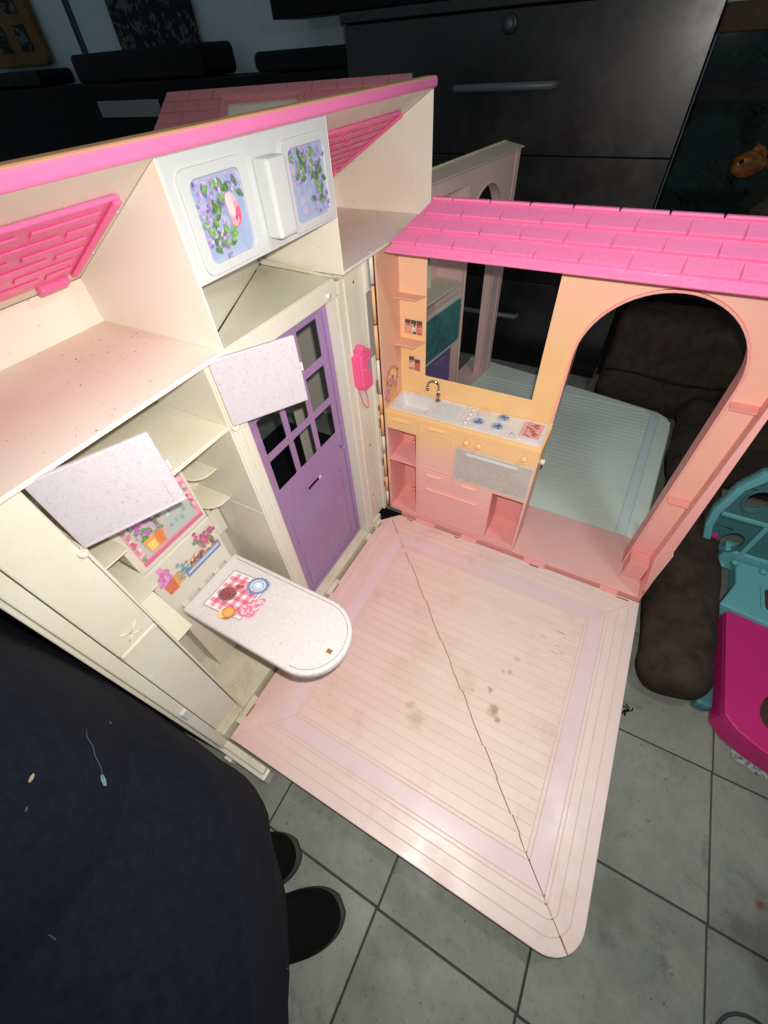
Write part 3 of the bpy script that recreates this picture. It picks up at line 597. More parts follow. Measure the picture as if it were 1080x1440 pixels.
box('post_foot', .6868, .7325, .055, .0984, .012, .075, 'coral', KW, .002)
box('wall_sill', -.004 + .05, .745, .004, .2, -.05, .011, 'coral', KW, .002)
box('back_sill', .407, .7345, .006, .1985, .0112, .0125, 'mauve_sill', KW, 0)
# wall shelves over the sink, stickers
for zz, y0 in ((.530, .060), (.632, .070)): plate('spice_shelf', [(.0112, .0984), (.0112, y0), (.064, y0), (.0765, .0984)], [], FZ, zz - .003, zz, 'peach_dark', KW, .0007)
random.seed(21)
def jars(cols, w): 
    A = Art(); A.poly(rrect(0, 1, 0, 1, .1), rgb(225, 190, 160)); n = len(cols)
    for i, (c, c2, h) in enumerate(cols):
        x0 = .05 + i * .92 / n; x1 = x0 + .84 / n; A.poly([(x0, .05), (x1, .05), (x1, h), (x0, h)], c); A.poly([(x0, h * .72), (x1, h * .72), (x1, h * .95), (x0, h * .95)], rgb(60, 40, 40))
        A.poly([(x0 + .02, .2), (x1 - .02, .2), (x1 - .02, .5), (x0 + .02, .5)], c2)
        for k in range(12): A.ell(random.uniform(x0 + .02, x1 - .02), random.uniform(.1, h * .7), .05, .04, jit(c2, .35), 0, 7)
    return A
for nm, org, wd, ht, cc in (('spice_sticker', (.0215, .0984, .541), .049, .038, ((rgb(205, 90, 120), rgb(230, 160, 120), .92), (rgb(30, 34, 30), rgb(215, 205, 170), .9), (rgb(190, 60, 50), rgb(220, 120, 100), .92))), ('spice_sticker', (.0315, .0984, .449), .034, .040, ((rgb(190, 110, 90), rgb(225, 180, 150), .95), (rgb(180, 40, 40), rgb(205, 80, 70), .8)))):
    a = jars(cc, wd); a.build(nm, org, (wd, 0, 0), (0, 0, ht), KW)
A = Art()
for i in range(16): A.ell(.5 + .42 * math.cos(i / 16 * math.pi), .5 + .42 * math.sin(i / 16 * math.pi), .08, .08, rgb(214, 130, 80), 0, 8)
A.ell(.5, .5, .36, .42, rgb(238, 195, 150), 0, 16); A.ell(.5, .25, .40, .22, rgb(220, 160, 70), 0, 14)
for i in range(34): A.ell(.5 + random.gauss(0, .2), .52 + random.gauss(0, .14), .07, .05, jit(random.choice((rgb(205, 90, 140), rgb(80, 110, 90), rgb(225, 140, 160), rgb(190, 150, 90))), .15), random.uniform(0, 180), 7)
for i in range(14): A.ell(.12 + random.gauss(0, .08), .25 + random.gauss(0, .1), .07, .05, jit(rgb(200, 100, 150)), 0, 7)
A.build('basket_sticker', (.0111, .012, .395), (0, .068, 0), (0, 0, .085), KW)
# counter run
KC = 'peach'
CT = plate('counter', [(.0112, .0035), (.4045, .0035), (.4045, .0984), (.0112, .0984)], [rrect(.0225, .118, .018, .086, .004)], FZ, .372, .3855, 'peach', H, .0015)
plate('counter_tray', rrect(.0175, .398, .0125, .0955, .004), [rrect(.0235, .117, .019, .085, .004)], FZ, .3857, .3885, 'counter', CT, .001)
sk = [(.0235, .019), (.117, .019), (.117, .085), (.0235, .085)]; sb = [(.034, .028), (.110, .028), (.110, .077), (.034, .077)]
mesh('sink_basin', [(x, y, .3862) for x, y in sk] + [(x, y, .358) for x, y in sb], [(0, 1, 5, 4), (1, 2, 6, 5), (2, 3, 7, 6), (3, 0, 4, 7), (4, 5, 6, 7)], 'sink_white', CT, .003)
tube('drain', [(.072, .052, .3583), (.072, .052, .3595)], [.006, .005], 'chrome', CT, 14)
for i in range(7): box('drain_rib', .127, .192, .0235 + i * .0088, .0275 + i * .0088, .3886, .3912, 'white', CT, .001)
for i in range(2): box('divider', .1985 + i * .004, .2005 + i * .004, .016, .092, .3886, .3906, 'counter', CT, .0006)
for i in range(4): tube('hob_knob', [(.2165, .0265 + i * .0178, .3886), (.2165, .0265 + i * .0178, .3925), (.2165, .0265 + i * .0178, .3935)], [.0062, .0058, .003], 'counter', CT, 14)
plate('hob', rrect(.226, .324, .017, .092, .005), [], FZ, .3886, .3896, 'counter', CT, .0005)
for i, (bx, by) in enumerate(((.2445, .0405), (.2905, .0405), (.2945, .078), (.2455, .077))):
    tube('burner', [(bx, by, .3896), (bx, by, .3912), (bx, by, .3916)], [.0165, .016, .014], 'white', CT, 18)
    A = Art(); random.seed(40 + i)
    if i == 3:
        A.ell(0, 0, .8, .8, rgb(226, 200, 190), 0, 16)
    else:
        for k in range(16): a = k / 16 * 6.28; A.leaf(.15 * math.cos(a), .15 * math.sin(a), .75, .22, math.degrees(a), random.choice((rgb(30, 70, 130), rgb(60, 110, 170), rgb(120, 160, 200))))
        A.ell(0, 0, .22, .22, rgb(30, 50, 110))
    A.build('burner_sticker', (bx, by, .3916), (.0145, 0, 0), (0, .0145, 0), CT)
tube('spoon_rest', [(.329, .026, .3886), (.329, .026, .392)], [.006, .005], 'white', CT, 12)
plate('grill', rrect(.338, .3935, .018, .094, .004), [rect(.343, .389, .03, .091)], FZ, .3886, .3915, 'counter', CT, .001)
A = Art(); random.seed(51); A.poly(sq(0, 0, 1, 1), rgb(238, 200, 200))
for i in range(13): A.poly(sq(.02 + i * .076, 0, .034, 1), rgb(206, 60, 100))
A.poly(sq(.22, 0, .02, 1), rgb(150, 60, 80))
for i in range(10): A.ell(random.uniform(.3, .75), .12 + i * .085, .18, .045, jit(rgb(150, 84, 50), .25), random.uniform(-35, 10), 10)
for i in range(14): A.ell(random.uniform(.25, .8), random.uniform(.05, .95), .05, .03, jit(rgb(196, 100, 60), .25), random.uniform(-35, 10), 8)
A.build('grill_sticker', (.3435, .0305, .3890), (.045, 0, 0), (0, .060, 0), CT)
# faucet
FA = empty('faucet'); FA.parent = H
fxx, fyy = .121, .084
tube('stem', [(fxx, fyy, .3885), (fxx, fyy, .393), (fxx, fyy, .396), (fxx, fyy, .401), (fxx, fyy, .404), (fxx, fyy, .409), (fxx, fyy, .413), (fxx, fyy, .418)], [.0068, .0066, .0035, .0032, .0056, .0056, .0032, .0028], 'chrome', FA, 14)
tube('spout', [(fxx, fyy, .415), (fxx, fyy, .428)] + [(fxx - .0135 + .0135 * math.cos(math.radians(a)), fyy - .006 * (a / 180), .430 + .0125 * math.sin(math.radians(a))) for a in range(0, 181, 18)] + [(fxx - .027, fyy - .006, .424)], .0028, 'chrome', FA, 10)
tube('nozzle', [(fxx - .027, fyy - .006, .427), (fxx - .027, fyy - .006, .417)], .0042, 'chrome', FA, 12)
# cabinet fronts
box('counter_lip', .0115, .404, .0, .0032, .372, .385, 'peach', H, .001)
FRM = plate('cabinet_face', rect(.0115, .404, .0135, .3715), [rect(.0155, .0985, .03, .3305), rect(.3175, .3985, .034, .214)], FY, .0015, .0045, 'peach', H, .0008)
box('niche_side', .0112, .0140, .0046, .0975, .0135, .3715, 'coral', H, 0); box('niche_side', .1000, .1025, .0047, .0975, .0135, .3565, 'coral', H, 0)
box('niche_side', .3145, .3170, .0047, .0975, .0135, .3715, 'coral', H, 0); box('niche_side', .4005, .4045, .0047, .0983, .0135, .3715, 'peach', H, .0008)
box('niche_floor', .0145, .0998, .0048, .0975, .024, .0275, 'coral', H, 0); box('niche_floor', .3172, .4002, .0048, .0975, .024, .0275, 'coral', H, 0)
box('niche_shelf', .0145, .0998, .003, .0975, .2195, .2225, 'coral', H, .0006)
box('niche_back', .0145, .4, .0972, .0983, .024, .37, 'coral', H, 0)
def front(name, x0, x1, z0, z1, hx0, hx1, hz):
    o = box(name, x0, x1, -.0005, .0014, z0, z1, 'peach', H, .0012)
    mesh('handle', [(hx0, -.0005, hz - .004), (hx1, -.0005, hz - .004), (hx1, -.0005, hz + .004), (hx0, -.0005, hz + .004), (hx0 + .001, -.007, hz + .0005), (hx1 - .001, -.007, hz + .0005), (hx1 - .001, -.0065, hz + .004), (hx0 + .001, -.0065, hz + .004)], [(0, 1, 2, 3), (4, 5, 6, 7), (0, 1, 5, 4), (1, 2, 6, 5), (2, 3, 7, 6), (3, 0, 4, 7)], 'peach', o, .001)
    return o
front('drawer', .0165, .0975, .3345, .3705, .033, .081, .364)
cd = front('cupboard_door', .1065, .203, .228, .3705, .134, .176, .3655)
plate('door_moulding', rect(.1115, .198, .233, .352), [rect(.1145, .195, .236, .349)], FY, -.0016, -.0004, 'peach', cd, .0005)
front('drawer', .1065, .203, .172, .2235, .132, .175, .209)
front('drawer', .2065, .3125, .172, .2235, .233, .276, .209)
bd = front('drawer', .1065, .3125, .032, .1675, .131, .282, .155)
plate('drawer_moulding', rect(.112, .307, .038, .146), [rect(.115, .304, .041, .143)], FY, -.0016, -.0004, 'peach', bd, .0005)
for kx in (.2335, .2645, .373): tube('oven_knob', [(kx, .0014, .354), (kx, -.004, .354), (kx, -.0075, .354), (kx, -.0085, .354)], [.0075, .0075, .006, .003], 'peach', H, 16)
OV = box('oven_door', .209, .3985, -.002, .0014, .2285, .3315, 'oven', H, .0015)
plate('oven_rim', rect(.2085, .399, .228, .332), [rect(.2105, .397, .230, .330)], FY, -.0026, -.0018, 'white', OV, .0003)
mesh('handle', [(.236, -.0021, .317), (.366, -.0021, .317), (.366, -.0021, .3265), (.236, -.0021, .3265), (.238, -.010, .321), (.364, -.010, .321), (.364, -.0095, .3265), (.238, -.0095, .3265)], [(0, 1, 2, 3), (4, 5, 6, 7), (0, 1, 5, 4), (1, 2, 6, 5), (2, 3, 7, 6), (3, 0, 4, 7)], 'white', OV, .0015)
tube('side_peg', [(.4046, .03, .335), (.414, .03, .335), (.4165, .03, .335)], [.006, .0075, .004], 'cream', H, 12)
for zz, rr2 in ((.24, .05), (.045, .05)):
    for k in range(3): tube('cup_stub', [(.050 + k * .017, .090, zz - .0165), (.050 + k * .017, .090, zz - .0085)], .0055, 'coral', H, 10)
# pink roof with tiles
E0, E1 = Vector((0, -.012, .7465)), Vector((0, .1, .8035)); ed = (E1 - E0); el = ed.length; edn = ed.normalized(); en = Vector((0, -edn.z, edn.y))
def rf(u, s, d): p = E0 + edn * s + en * d; return (u, p.y, p.z)
ULIM = lambda s_: .040 + .045 * s_ / el
RB = mesh('roof_panel', [rf(u_, s_, d_) for d_ in (-.004, 0) for s_, uu in ((0, 0), (el, 0)) for u_ in (ULIM(s_), .76)], [(0, 1, 3, 2), (4, 6, 7, 5), (0, 4, 5, 1), (2, 3, 7, 6), (0, 2, 6, 4), (1, 5, 7, 3)], 'roof_pink', H, .001)
mesh('rear_slope', [(x, y, z) for x in (.086, .76) for y, z in ((.1004, .8035), (.212, .7465), (.212, .7425), (.1004, .7995))], [(0, 1, 2, 3), (4, 5, 6, 7), (0, 1, 5, 4), (1, 2, 6, 5), (2, 3, 7, 6), (3, 0, 4, 7)], 'roof_pink', RB, .001)
rowh = .0345; s0 = .0165
def wedge(u0, u1, s_0, s_1, d0, d1):
    ua, ub = max(u0, ULIM(s_0)), max(u0, ULIM(s_1))
    return mesh('roof_tile', [rf(ua, s_0, 0.0001), rf(u1, s_0, 0.0001), rf(u1, s_1, .0001), rf(ub, s_1, .0001), rf(ua, s_0, d0), rf(u1, s_0, d0), rf(u1, s_1, d1), rf(ub, s_1, d1)], [(0, 3, 2, 1), (4, 5, 6, 7), (0, 1, 5, 4), (1, 2, 6, 5), (2, 3, 7, 6), (3, 0, 4, 7)], 'roof_pink', RB, .0016)
for r_ in range(3):
    u = .0 - (.046, .0095, .056)[r_] - .0
    while u < .76:
        u0, u1 = max(u + .0012, .0), min(u + .0705 - .0012, .76)
        if u1 - max(u0, ULIM(s0 + (r_ + 1) * rowh)) > .006: wedge(u0, u1, s0 + r_ * rowh + .0012, s0 + (r_ + 1) * rowh - .0008, .0058, .0016)
        u += .0705
u = -.0165
while u < .76:
    a, b = max(u + .001, .086), min(u + .0705 - .001, .76)
    if b - a > .008: box('ridge_tile', a, b, .0955, .1055, .8022, .8075, 'roof_pink', RB, .002)
    u += .0705
# ================================================================== back room
BF = plate('back_floor', [(-.13, .203), (.725, .203), (.7515, .80), (.748, .842), (.735, .872), (.70, .897), (.58, .919), (.198, .985), (-.10, 1.03)], [], FZ, -.02, -.003, 'teal_groove', H, .001)
nrow = 30
for i in range(nrow):
    y = .215 + i * .0222
    x1 = .652 + .0275 * i / 30
    plate('plank', [(-.10, y), (x1 - .0015, y), (x1, y + .0205), (-.10, y + .0205)], [], FZ, -.0029, 0, 'teal_floor', BF, .0006)
for xo, w_, m in ((.0, .026, 'teal_strip'), (.028, .040, 'teal_floor')):
    plate('plank', [(.6535 + xo, .215), (.6535 + xo + w_, .215), (.681 + xo + w_, .84), (.681 + xo, .878)], [], FZ, -.0029, 0, m, BF, .0006)
plate('plank', [(-.10, .885), (.66, .885), (.58, .912), (.198, .977), (-.10, 1.02)], [], FZ, -.0029, 0, 'teal_floor', BF, .0006)
for x0, x1 in ((.42, .47), (.56, .62)): box('hinge_knuckle', x0, x1, .193, .209, -.01, .004, 'teal_floor', BF, .001)
# wall at the back of the teal room
dd = Vector((.076, .532, 0)).normalized(); nC = Vector((dd.y, -dd.x, 0)); oC = Vector((-.067, .426, 0)) - dd * .226
def FC(a, b, c): p = oC + dd * a - nC * c; return (p.x, p.y, b)     # a along, b up, c depth behind the front plane
def FCb(x, y, z): return FC(x, z, y)
box('corner_gap_shade', -.05, .06, -.06, .05, -.069, -.062, 'black', H, 0)  # added black sheet, stands in for the deep shade under the corner gap
BW = empty('back_wall'); BW.parent = H
aC = [(.564 + .104 * math.cos(math.radians(a)), .596 + .104 * math.sin(math.radians(a))) for a in range(180, -1, -9)]
plate('wall_web', [(.10, .012), (.460, .012)] + aC + [(.668, .012), (.733, .012), (.733, .757), (.10, .757)], [rect(.125, .438, .02, .72)], FC, .002, .006, 'mauve', BW, .0008)
plate('niche_back', rect(.10, .459, .012, .757), [rect(.20, .335, .50, .55)], FC, .0985, .1015, 'mauve', BW, 0)
box('end_post', .7335, .76, 0, .036, .0, .757, 'mauve', BW, .001, FCb)
plate('arch_lip', [(.668, .0125)] + list(reversed(aC)) + [(.460, .0125), (.455, .0125)] + [(.564 + .109 * math.cos(math.radians(a)), .596 + .109 * math.sin(math.radians(a))) for a in range(180, -1, -9)] + [(.673, .0125)], [], FC, -.001, .034, 'mauve', BW, .0008)
box('wall_sill', .10, .76, .0, .1, -.05, .011, 'mauve', BW, .002, FCb)
box('shelf', .126, .437, .0, .098, .46, .466, 'cream_shelf', BW, .001, FCb); box('shelf', .126, .437, .0, .098, .60, .606, 'cream', BW, .001, FCb)
box('shelf_side', .440, .446, .0065, .098, .012, .75, 'mauve', BW, .001, FCb)
box('shelf_side', .335, .341, .06, .098, .467, .599, 'cream_shelf', BW, .001, FCb)
BD = plate('fold_bed', rrect(.10, .425, .275, .44, .008), [], FC, -.012, .002, 'cream', BW, .002)
plate('bedspread', rrect(.10, .412, .288, .428, .012), [], FC, -.016, -.0121, 'bed', BD, .002)
PD = box('drawer_front', .12, .39, .0, .012, .09, .27, 'purple_dark', BW, .002, FCb); box('handle', .28, .35, -.006, 0, .245, .251, 'purple', PD, .001, FCb)
RC2 = box('roof_panel', .10, .765, -.008, .058, .757, .7605, 'tan', BW, .001, F=lambda a, c, z: FC(a, z + (c + .008) * .17, c))
for i in range(23): box('roof_tile', .105 + i * .0285, .128 + i * .0285, .050, .057, .768, .7745, 'tan', RC2, .0015, FCb)
box('rear_floor', -.62, -.21, -.62, .25, -.05, -.005, 'black', H, .002)
box('rear_partition', -.30, -.292, -.005, .07, -.004, .72, 'cream', H, .001)
box('rear_partition', -.44, -.43, -.42, -.16, -.004, .40, 'teal_strip', H, .001)
box('rear_bracket', -.36, -.33, -.25, -.235, -.004, .36, 'cream', H, .002)
# ---- far roof, rear half of the house
R0, R1 = Vector((-.787, .325, .945)), Vector((-.199, .597, .945)); ru = (R1 - R0).normalized(); rl = .30
rdn = (Vector((ru.y, -ru.x, 0)) * .84 + Vector((0, 0, -.54))).normalized(); rnn = rdn.cross(ru); rnn = rnn if rnn.z > 0 else -rnn
def f2(y, s, d): return tuple(R0 + ru * y + rdn * s + rnn * d)
RW = (R1 - R0).length
BRF = plate('back_roof', [(0, 0), (RW, 0), (RW, rl), (-.06, rl)], [rect(.17, .36, .045, .17)], f2, -.004, 0, 'dim_pink', H, .001)
nr = 9; rh = rl / nr
for r_ in range(nr):
    y = -.06 * r_ / nr + .001 - (.03 if r_ % 2 else 0)
    while y < RW - .01:
        ya_, yb_ = max(y, -.06 * r_ / nr), min(y + .0635, RW)
        if not (.13 < (ya_ + yb_) / 2 < .40 and .02 < (r_ + .5) * rh < .20) and yb_ - ya_ > .01:
            mesh('roof_tile', [f2(ya_ + a, r_ * rh + b, c) for a, b, c in ((0, .0005, .0001), (yb_ - ya_, .0005, .0001), (yb_ - ya_, rh - .001, .0001), (0, rh - .001, .0001), (0, .0005, .0012), (yb_ - ya_, .0005, .0012), (yb_ - ya_, rh - .001, .005), (0, rh - .001, .005))], [(0, 3, 2, 1), (4, 5, 6, 7), (0, 1, 5, 4), (1, 2, 6, 5), (2, 3, 7, 6), (3, 0, 4, 7)], 'dim_pink', BRF, .0015)
        y += .0655
plate('dormer_frame', rect(.155, .375, .030, .185), [rect(.17, .36, .045, .17)], f2, 0, .010, 'dim_pink', BRF, .002)
plate('dormer_pane', rect(.17, .36, .045, .17), [], f2, -.012, -.008, 'cream', BRF, 0)
def gv(y, s, z): p = R0 + ru * y + rdn * s; return (p.x, p.y, z)
mesh('rear_wall', [gv(y, s, z) for y in (.004, RW - .004) for s in (.004, .012) for z in (-.06, .925)], [(0, 1, 3, 2), (4, 6, 7, 5), (0, 4, 5, 1), (2, 3, 7, 6), (0, 2, 6, 4), (1, 5, 7, 3)], 'cream', H, 0)
# ================================================================== black dresser
D = tag(empty('black_dresser', (-.15, 1.16, TZ)), 'black lacquered dresser with bar handles and a round lock behind the dollhouse', 'dresser')
def dchild(o): o.parent = D; o.matrix_parent_inverse = Matrix.Translation((.15, -1.16, -TZ)); return o
dchild(box('carcass', -.735, .43, 1.165, 1.62, TZ, 1.05, 'black', None, .003))
for z0, z1, hz in ((.7085, 1.047, .882), (.303, .7055, 0), (-.03, .300, .165)):
    d_ = dchild(box('drawer_front', -.735, .433, 1.15, 1.164, z0, z1, 'lacquer', None, .002))
    if hz:
        zz = hz; x0, x1 = (-.305, .045) if hz > .5 else (-.30, .052)
        h_ = tube('bar_handle', [(x0 + .006, 1.15, zz), (x0 + .006, 1.13, zz), (x0 + .012, 1.122, zz), (x1 - .012, 1.122, zz), (x1 - .006, 1.13, zz), (x1 - .006, 1.15, zz)], .0105, 'handle', d_, 12); h_.parent = d_
        h_.matrix_parent_inverse = Matrix.Identity(4)
    if z1 > 1:
        lk = tube('lock', [(-.134, 1.15, 1.016), (-.134, 1.142, 1.016), (-.134, 1.141, 1.016)], [.022, .022, .018], 'lacquer', d_, 24)
        tube('lock_core', [(-.134, 1.141, 1.016), (-.134, 1.138, 1.016)], [.012, .011], 'handle', d_, 18)
dchild(box('dresser_top', -.74, .435, 1.14, 1.63, 1.0505, 1.075, 'lacquer', None, .003))
# ================================================================== left background
tag(box('low_cabinet', -4.4, -.76, 1.5, 1.9, TZ, .93, 'black', None, .004), 'long low black cabinet along the back wall, left of the dresser', 'cabinet')
tag(box('grey_panel', -2.76, -2.22, 1.492, 1.4985, .79, .862, 'grey', None, .003), 'pale grey strip on the front of the black cabinet', 'panel')
tag(plate('speaker_case', rrect(-2.93, -1.86, .935, 1.055, .03), [], FY, 1.55, 1.8, 'black2', None, .01), 'wide black case on the cabinet below the patterned cloth', 'case', 'black cases on the low cabinet')
tag(plate('speaker_case', rrect(-1.52, -.95, .935, 1.005, .03), [], FY, 1.55, 1.8, 'black2', None, .01), 'small black case with rounded corners beside the dresser', 'case', 'black cases on the low cabinet')
tag(plate('speaker_case', rrect(-4.3, -3.32, .935, 1.01, .03), [], FY, 1.55, 1.8, 'black2', None, .01), 'black case at the far left edge below the cardboard', 'case', 'black cases on the low cabinet')
tag(plate('hanging_cloth', rrect(-2.86, -2.18, .97, 2.2, .02), [], FY, 1.88, 1.9, 'pattern', None, .004), 'dark cloth with a pale mottled pattern on the back wall', 'cloth')
KB = tag(plate('cardboard_panel', rrect(-5.6, -3.62, 1.03, 2.2, .05), [], FY, 1.86, 1.9, 'kraft', None, .006), 'brown cardboard panel with dark square prints at upper left', 'cardboard')
random.seed(5)
for i in range(5):
    for j in range(3): box('print_patch', -4.9 + i * .26, -4.76 + i * .26, 1.856, 1.8598, 1.1 + j * .17, 1.22 + j * .17, 'pattern', KB, 0)
struct(box('wall_seam', -3.30, -3.275, 1.912, 1.9195, .9, 2.4, 'seam', None, 0)); struct(box('wall_seam', -3.26, -3.245, 1.912, 1.9195, .9, 2.4, 'seam', None, 0))
tag(box('dark_shelf', -1.45, -.3, 1.66, 1.9, 1.10, 1.3, 'black2', None, .004), 'black block above the dresser top at the top edge', 'shelf')
# ================================================================== aquarium and goldfish
Q = tag(empty('aquarium', (.86, 1.4, TZ)), 'dark glass fish tank with plants standing right of the dresser', 'aquarium')
def qc(o): o.parent = Q; o.matrix_parent_inverse = Matrix.Translation((-.86, -1.4, -TZ)); return o
ax0, ax1, ay0, ay1 = .440, 1.30, 1.2, 1.62
qc(box('stand', ax0, ax1, ay0 + .01, ay1, TZ, .30, 'black', None, .004))
qc(box('front_glass', ax0, ax1, ay0, ay0 + .006, .302, .965, 'glass', None, 0)); qc(box('side_glass', ax0, ax0 + .006, ay0 + .0065, ay1, .302, .965, 'glass', None, 0))
qc(box('tank_back', ax0, ax1, ay1, ay1 + .01, .302, .965, 'water_back', None, 0))
qc(plate('top_rim', rect(ax0 - .004, ax1 + .004, ay0 - .006, ay1 + .012), [rect(ax0 + .03, ax1 - .03, ay0 + .03, ay1 - .03)], FZ, .966, 1.02, 'rock', None, .004))
gb = qc(box('gravel', ax0 + .008, ax1 - .01, ay0 + .008, ay1 - .005, .302, .37, 'rock', None, 0))
random.seed(9)
def rock(cx, cy, cz, r, name='stone', mat='rock'):
    bm = bmesh.new(); bmesh.ops.create_icosphere(bm, subdivisions=2, radius=r)
    for v in bm.verts: v.co *= 1 + random.uniform(-.18, .18); v.co.z *= .8; v.co += Vector((cx, cy, cz))
    me = bpy.data.meshes.new(name); bm.to_mesh(me); bm.free(); return qc(link(name, me, mat, None))
rock(.83, 1.30, .58, .15); rock(.64, 1.36, .42, .08); rock(.62, 1.27, .40, .05, 'stone', 'toy_dark_teal')
for i in range(10):
    x0, y0 = random.uniform(.5, .95), random.uniform(1.3, 1.56); vs_, fs = [], []
    for k in range(34):
        z = random.uniform(.4, .92); a = random.uniform(0, 6.28); L = random.uniform(.03, .07); p = Vector((x0 + random.gauss(0, .02), y0 + random.gauss(0, .02), z)); d = Vector((math.cos(a), math.sin(a), random.uniform(.1, .8))) * L; sdv = Vector((-math.sin(a), math.cos(a), 0)) * L * .16
        b = len(vs_); vs_ += [tuple(p), tuple(p + d * .5 + sdv), tuple(p + d), tuple(p + d * .5 - sdv)]; fs.append((b, b + 1, b + 2, b + 3))
    o = qc(mesh('water_plant', vs_, fs, 'weed')); 
GF = tag(empty('goldfish', (.655, 1.235, .685)), 'orange goldfish with a shining eye in the fish tank', 'goldfish')
bm = bmesh.new(); secs = []
for i in range(11):
    t_ = i / 10; ry = .043 * (math.sin(math.pi * min(1, t_ * .92 + .06)) ** .75) * (1 - .35 * t_) + .004; rx = ry * .62
    secs.append([bm.verts.new((-.062 + .125 * t_, rx * math.cos(k / 12 * 6.2832), ry * math.sin(k / 12 * 6.2832) * 1.05)) for k in range(12)])
for a, b in zip(secs, secs[1:]):
    for k in range(12): bm.faces.new((a[k], a[(k + 1) % 12], b[(k + 1) % 12], b[k]))
bm.faces.new(secs[0]); bm.faces.new(secs[-1]); bmesh.ops.recalc_face_normals(bm, faces=bm.faces)
me = bpy.data.meshes.new('body'); bm.to_mesh(me); bm.free()
for p in me.polygons: p.use_smooth = True
bo = link('body', me, 'fish', GF)
plate('tail_fin', [(.055, 0), (.085, .035), (.125, .05), (.11, .005), (.125, -.045), (.085, -.03)], [], FY, -.0015, .0015, 'fish', GF, .0006); plate('back_fin', [(-.02, .036), (.0, .062), (.04, .045), (.045, .022)], [], FY, -.001, .001, 'fish', GF, .0005)
for sg in (-1, 1):
    e_ = bpy.data.meshes.new('eye'); bm = bmesh.new(); bmesh.ops.create_uvsphere(bm, u_segments=14, v_segments=10, radius=.0085)
    for v in bm.verts: v.co += Vector((-.040, sg * .019, .012))
    for f in bm.faces: f.smooth = True
    bm.to_mesh(e_); bm.free(); link('eye', e_, 'eye', GF)
GF.rotation_euler = (0, 0, math.radians(18)); GF.scale = (.8, .8, .8)
# ================================================================== sofa
def soft(name, x0, x1, y0, y1, z0, z1, r, mat, sub=2, noise=.012):
    bm = bmesh.new(); bmesh.ops.create_cube(bm, size=1)
    for v in bm.verts: v.co = Vector(((x0 + x1) / 2 + v.co.x * (x1 - x0), (y0 + y1) / 2 + v.co.y * (y1 - y0), (z0 + z1) / 2 + v.co.z * (z1 - z0)))
    bmesh.ops.bevel(bm, geom=bm.edges[:], offset=r, segments=4, profile=.55, affect='EDGES')
    bmesh.ops.subdivide_edges(bm, edges=[e for e in bm.edges if e.calc_length() > .06], cuts=5, use_grid_fill=True)
    me = bpy.data.meshes.new(name); bm.to_mesh(me); bm.free()
    for p in me.polygons: p.use_smooth = True
    o = link(name, me, mat, None); tx = bpy.data.textures.new(name, 'CLOUDS'); tx.noise_scale = .14
    su = o.modifiers.new('sub', 'SUBSURF'); su.levels = 1; su.render_levels = 2
    d_ = o.modifiers.new('wobble', 'DISPLACE'); d_.texture = tx; d_.strength = noise * 2; d_.texture_coords = 'GLOBAL'; return o
SF = tag(empty('brown_sofa', (.9, .6, TZ)), 'brown suede sofa cushions behind and beside the pink archway', 'sofa')
def sc_(o): o.parent = SF; o.matrix_parent_inverse = Matrix.Translation((-.9, -.6, -TZ)); return o
sc_(soft('back_cushion', .455, 1.7, .955, 1.18, TZ, .30, .05, 'suede')); sc_(soft('arm_cushion', .760, .912, -.215, .97, TZ, .075, .070, 'suede', 2, .018))
sc_(tube('seam', [(.47 + i * .06, .952 + .005 * math.sin(i * 1.3), .10 + .006 * math.sin(i)) for i in range(20)], .005, 'black', None, 8))
sc_(soft('seat_cushion', .86, 1.7, .60, .95, TZ, .16, .05, 'suede'))
# ================================================================== toy carry house at the right
TY = tag(empty('toy_playset', (1.1, .0, TZ)), 'magenta and teal plastic toy playset cut off by the right edge', 'toy')
def tc(o): o.parent = TY; o.matrix_parent_inverse = Matrix.Translation((-1.108, 0, -TZ)); return o
pk = [(.945, .07)] + [(.945, -.205), (.97, -.232), (1.01, -.25), (1.10, -.275), (1.40, -.30), (1.40, .07)]
hole = [(1.06 + .048 * math.cos(a) * (1 - .25 * math.sin(a)), -.155 + .055 * math.sin(a)) for a in [i / 20 * 6.2832 for i in range(20)]]
tc(plate('pink_lid', pk, [hole], FZ, -.012, .0, 'toy_pink', None, .003)); tc(plate('lid_wall', pk, [[(x + (.008 if x < 1 else (0 if x < 1.3 else -.008)), y + (.008 if y < 0 else -.008)) for x, y in pk]], FZ, TZ + .004, -.0122, 'toy_pink', None, .001))
tc(box('inner_tray', .96, 1.39, -.22, .06, TZ + .003, TZ + .01, 'rock', None, 0))
tc(plate('printed_card', [(.99, -.262), (1.3, -.33), (1.3, -.30), (.99, -.235)], [], FZ, TZ + .001, TZ + .0028, 'toy_paper', None, 0))
tc(plate('teal_tray', [(.925, .075), (1.42, .005), (1.42, .24), (.96, .24), (.96, .16)], [], FZ, -.03, .012, 'toy_teal', None, .004))
tc(box('teal_side', .905, .94, -.19, .42, TZ + .002, -.032, 'toy_dark_teal', None, .01))
tc(box('teal_rail', .925, 1.45, .245, .285, -.02, .035, 'toy_teal', None, .005)); bpy.data.objects['teal_rail'].rotation_euler = (0, 0, 0)
gable = [(.905, -.025), (.862, .05), (.842, .11), (.836, .16), (.846, .245), (.870, .300), (.92, .330), (1.2, .330), (1.2, -.025)]
hl = lambda x, z, r: [(x + r * .72 * math.cos(i / 18 * 6.2832), z + r * math.sin(i / 18 * 6.2832)) for i in range(18)]
tc(plate('gable_wall', gable, [hl(.922, .065, .036), hl(.905, .215, .032)], FY, .25, .262, 'toy_dark_teal', None, .004))
gi = [(x + .018 if x < 1 else x, z - (.014 if z > .29 else -.008 if z < 0 else 0)) for x, z in gable]
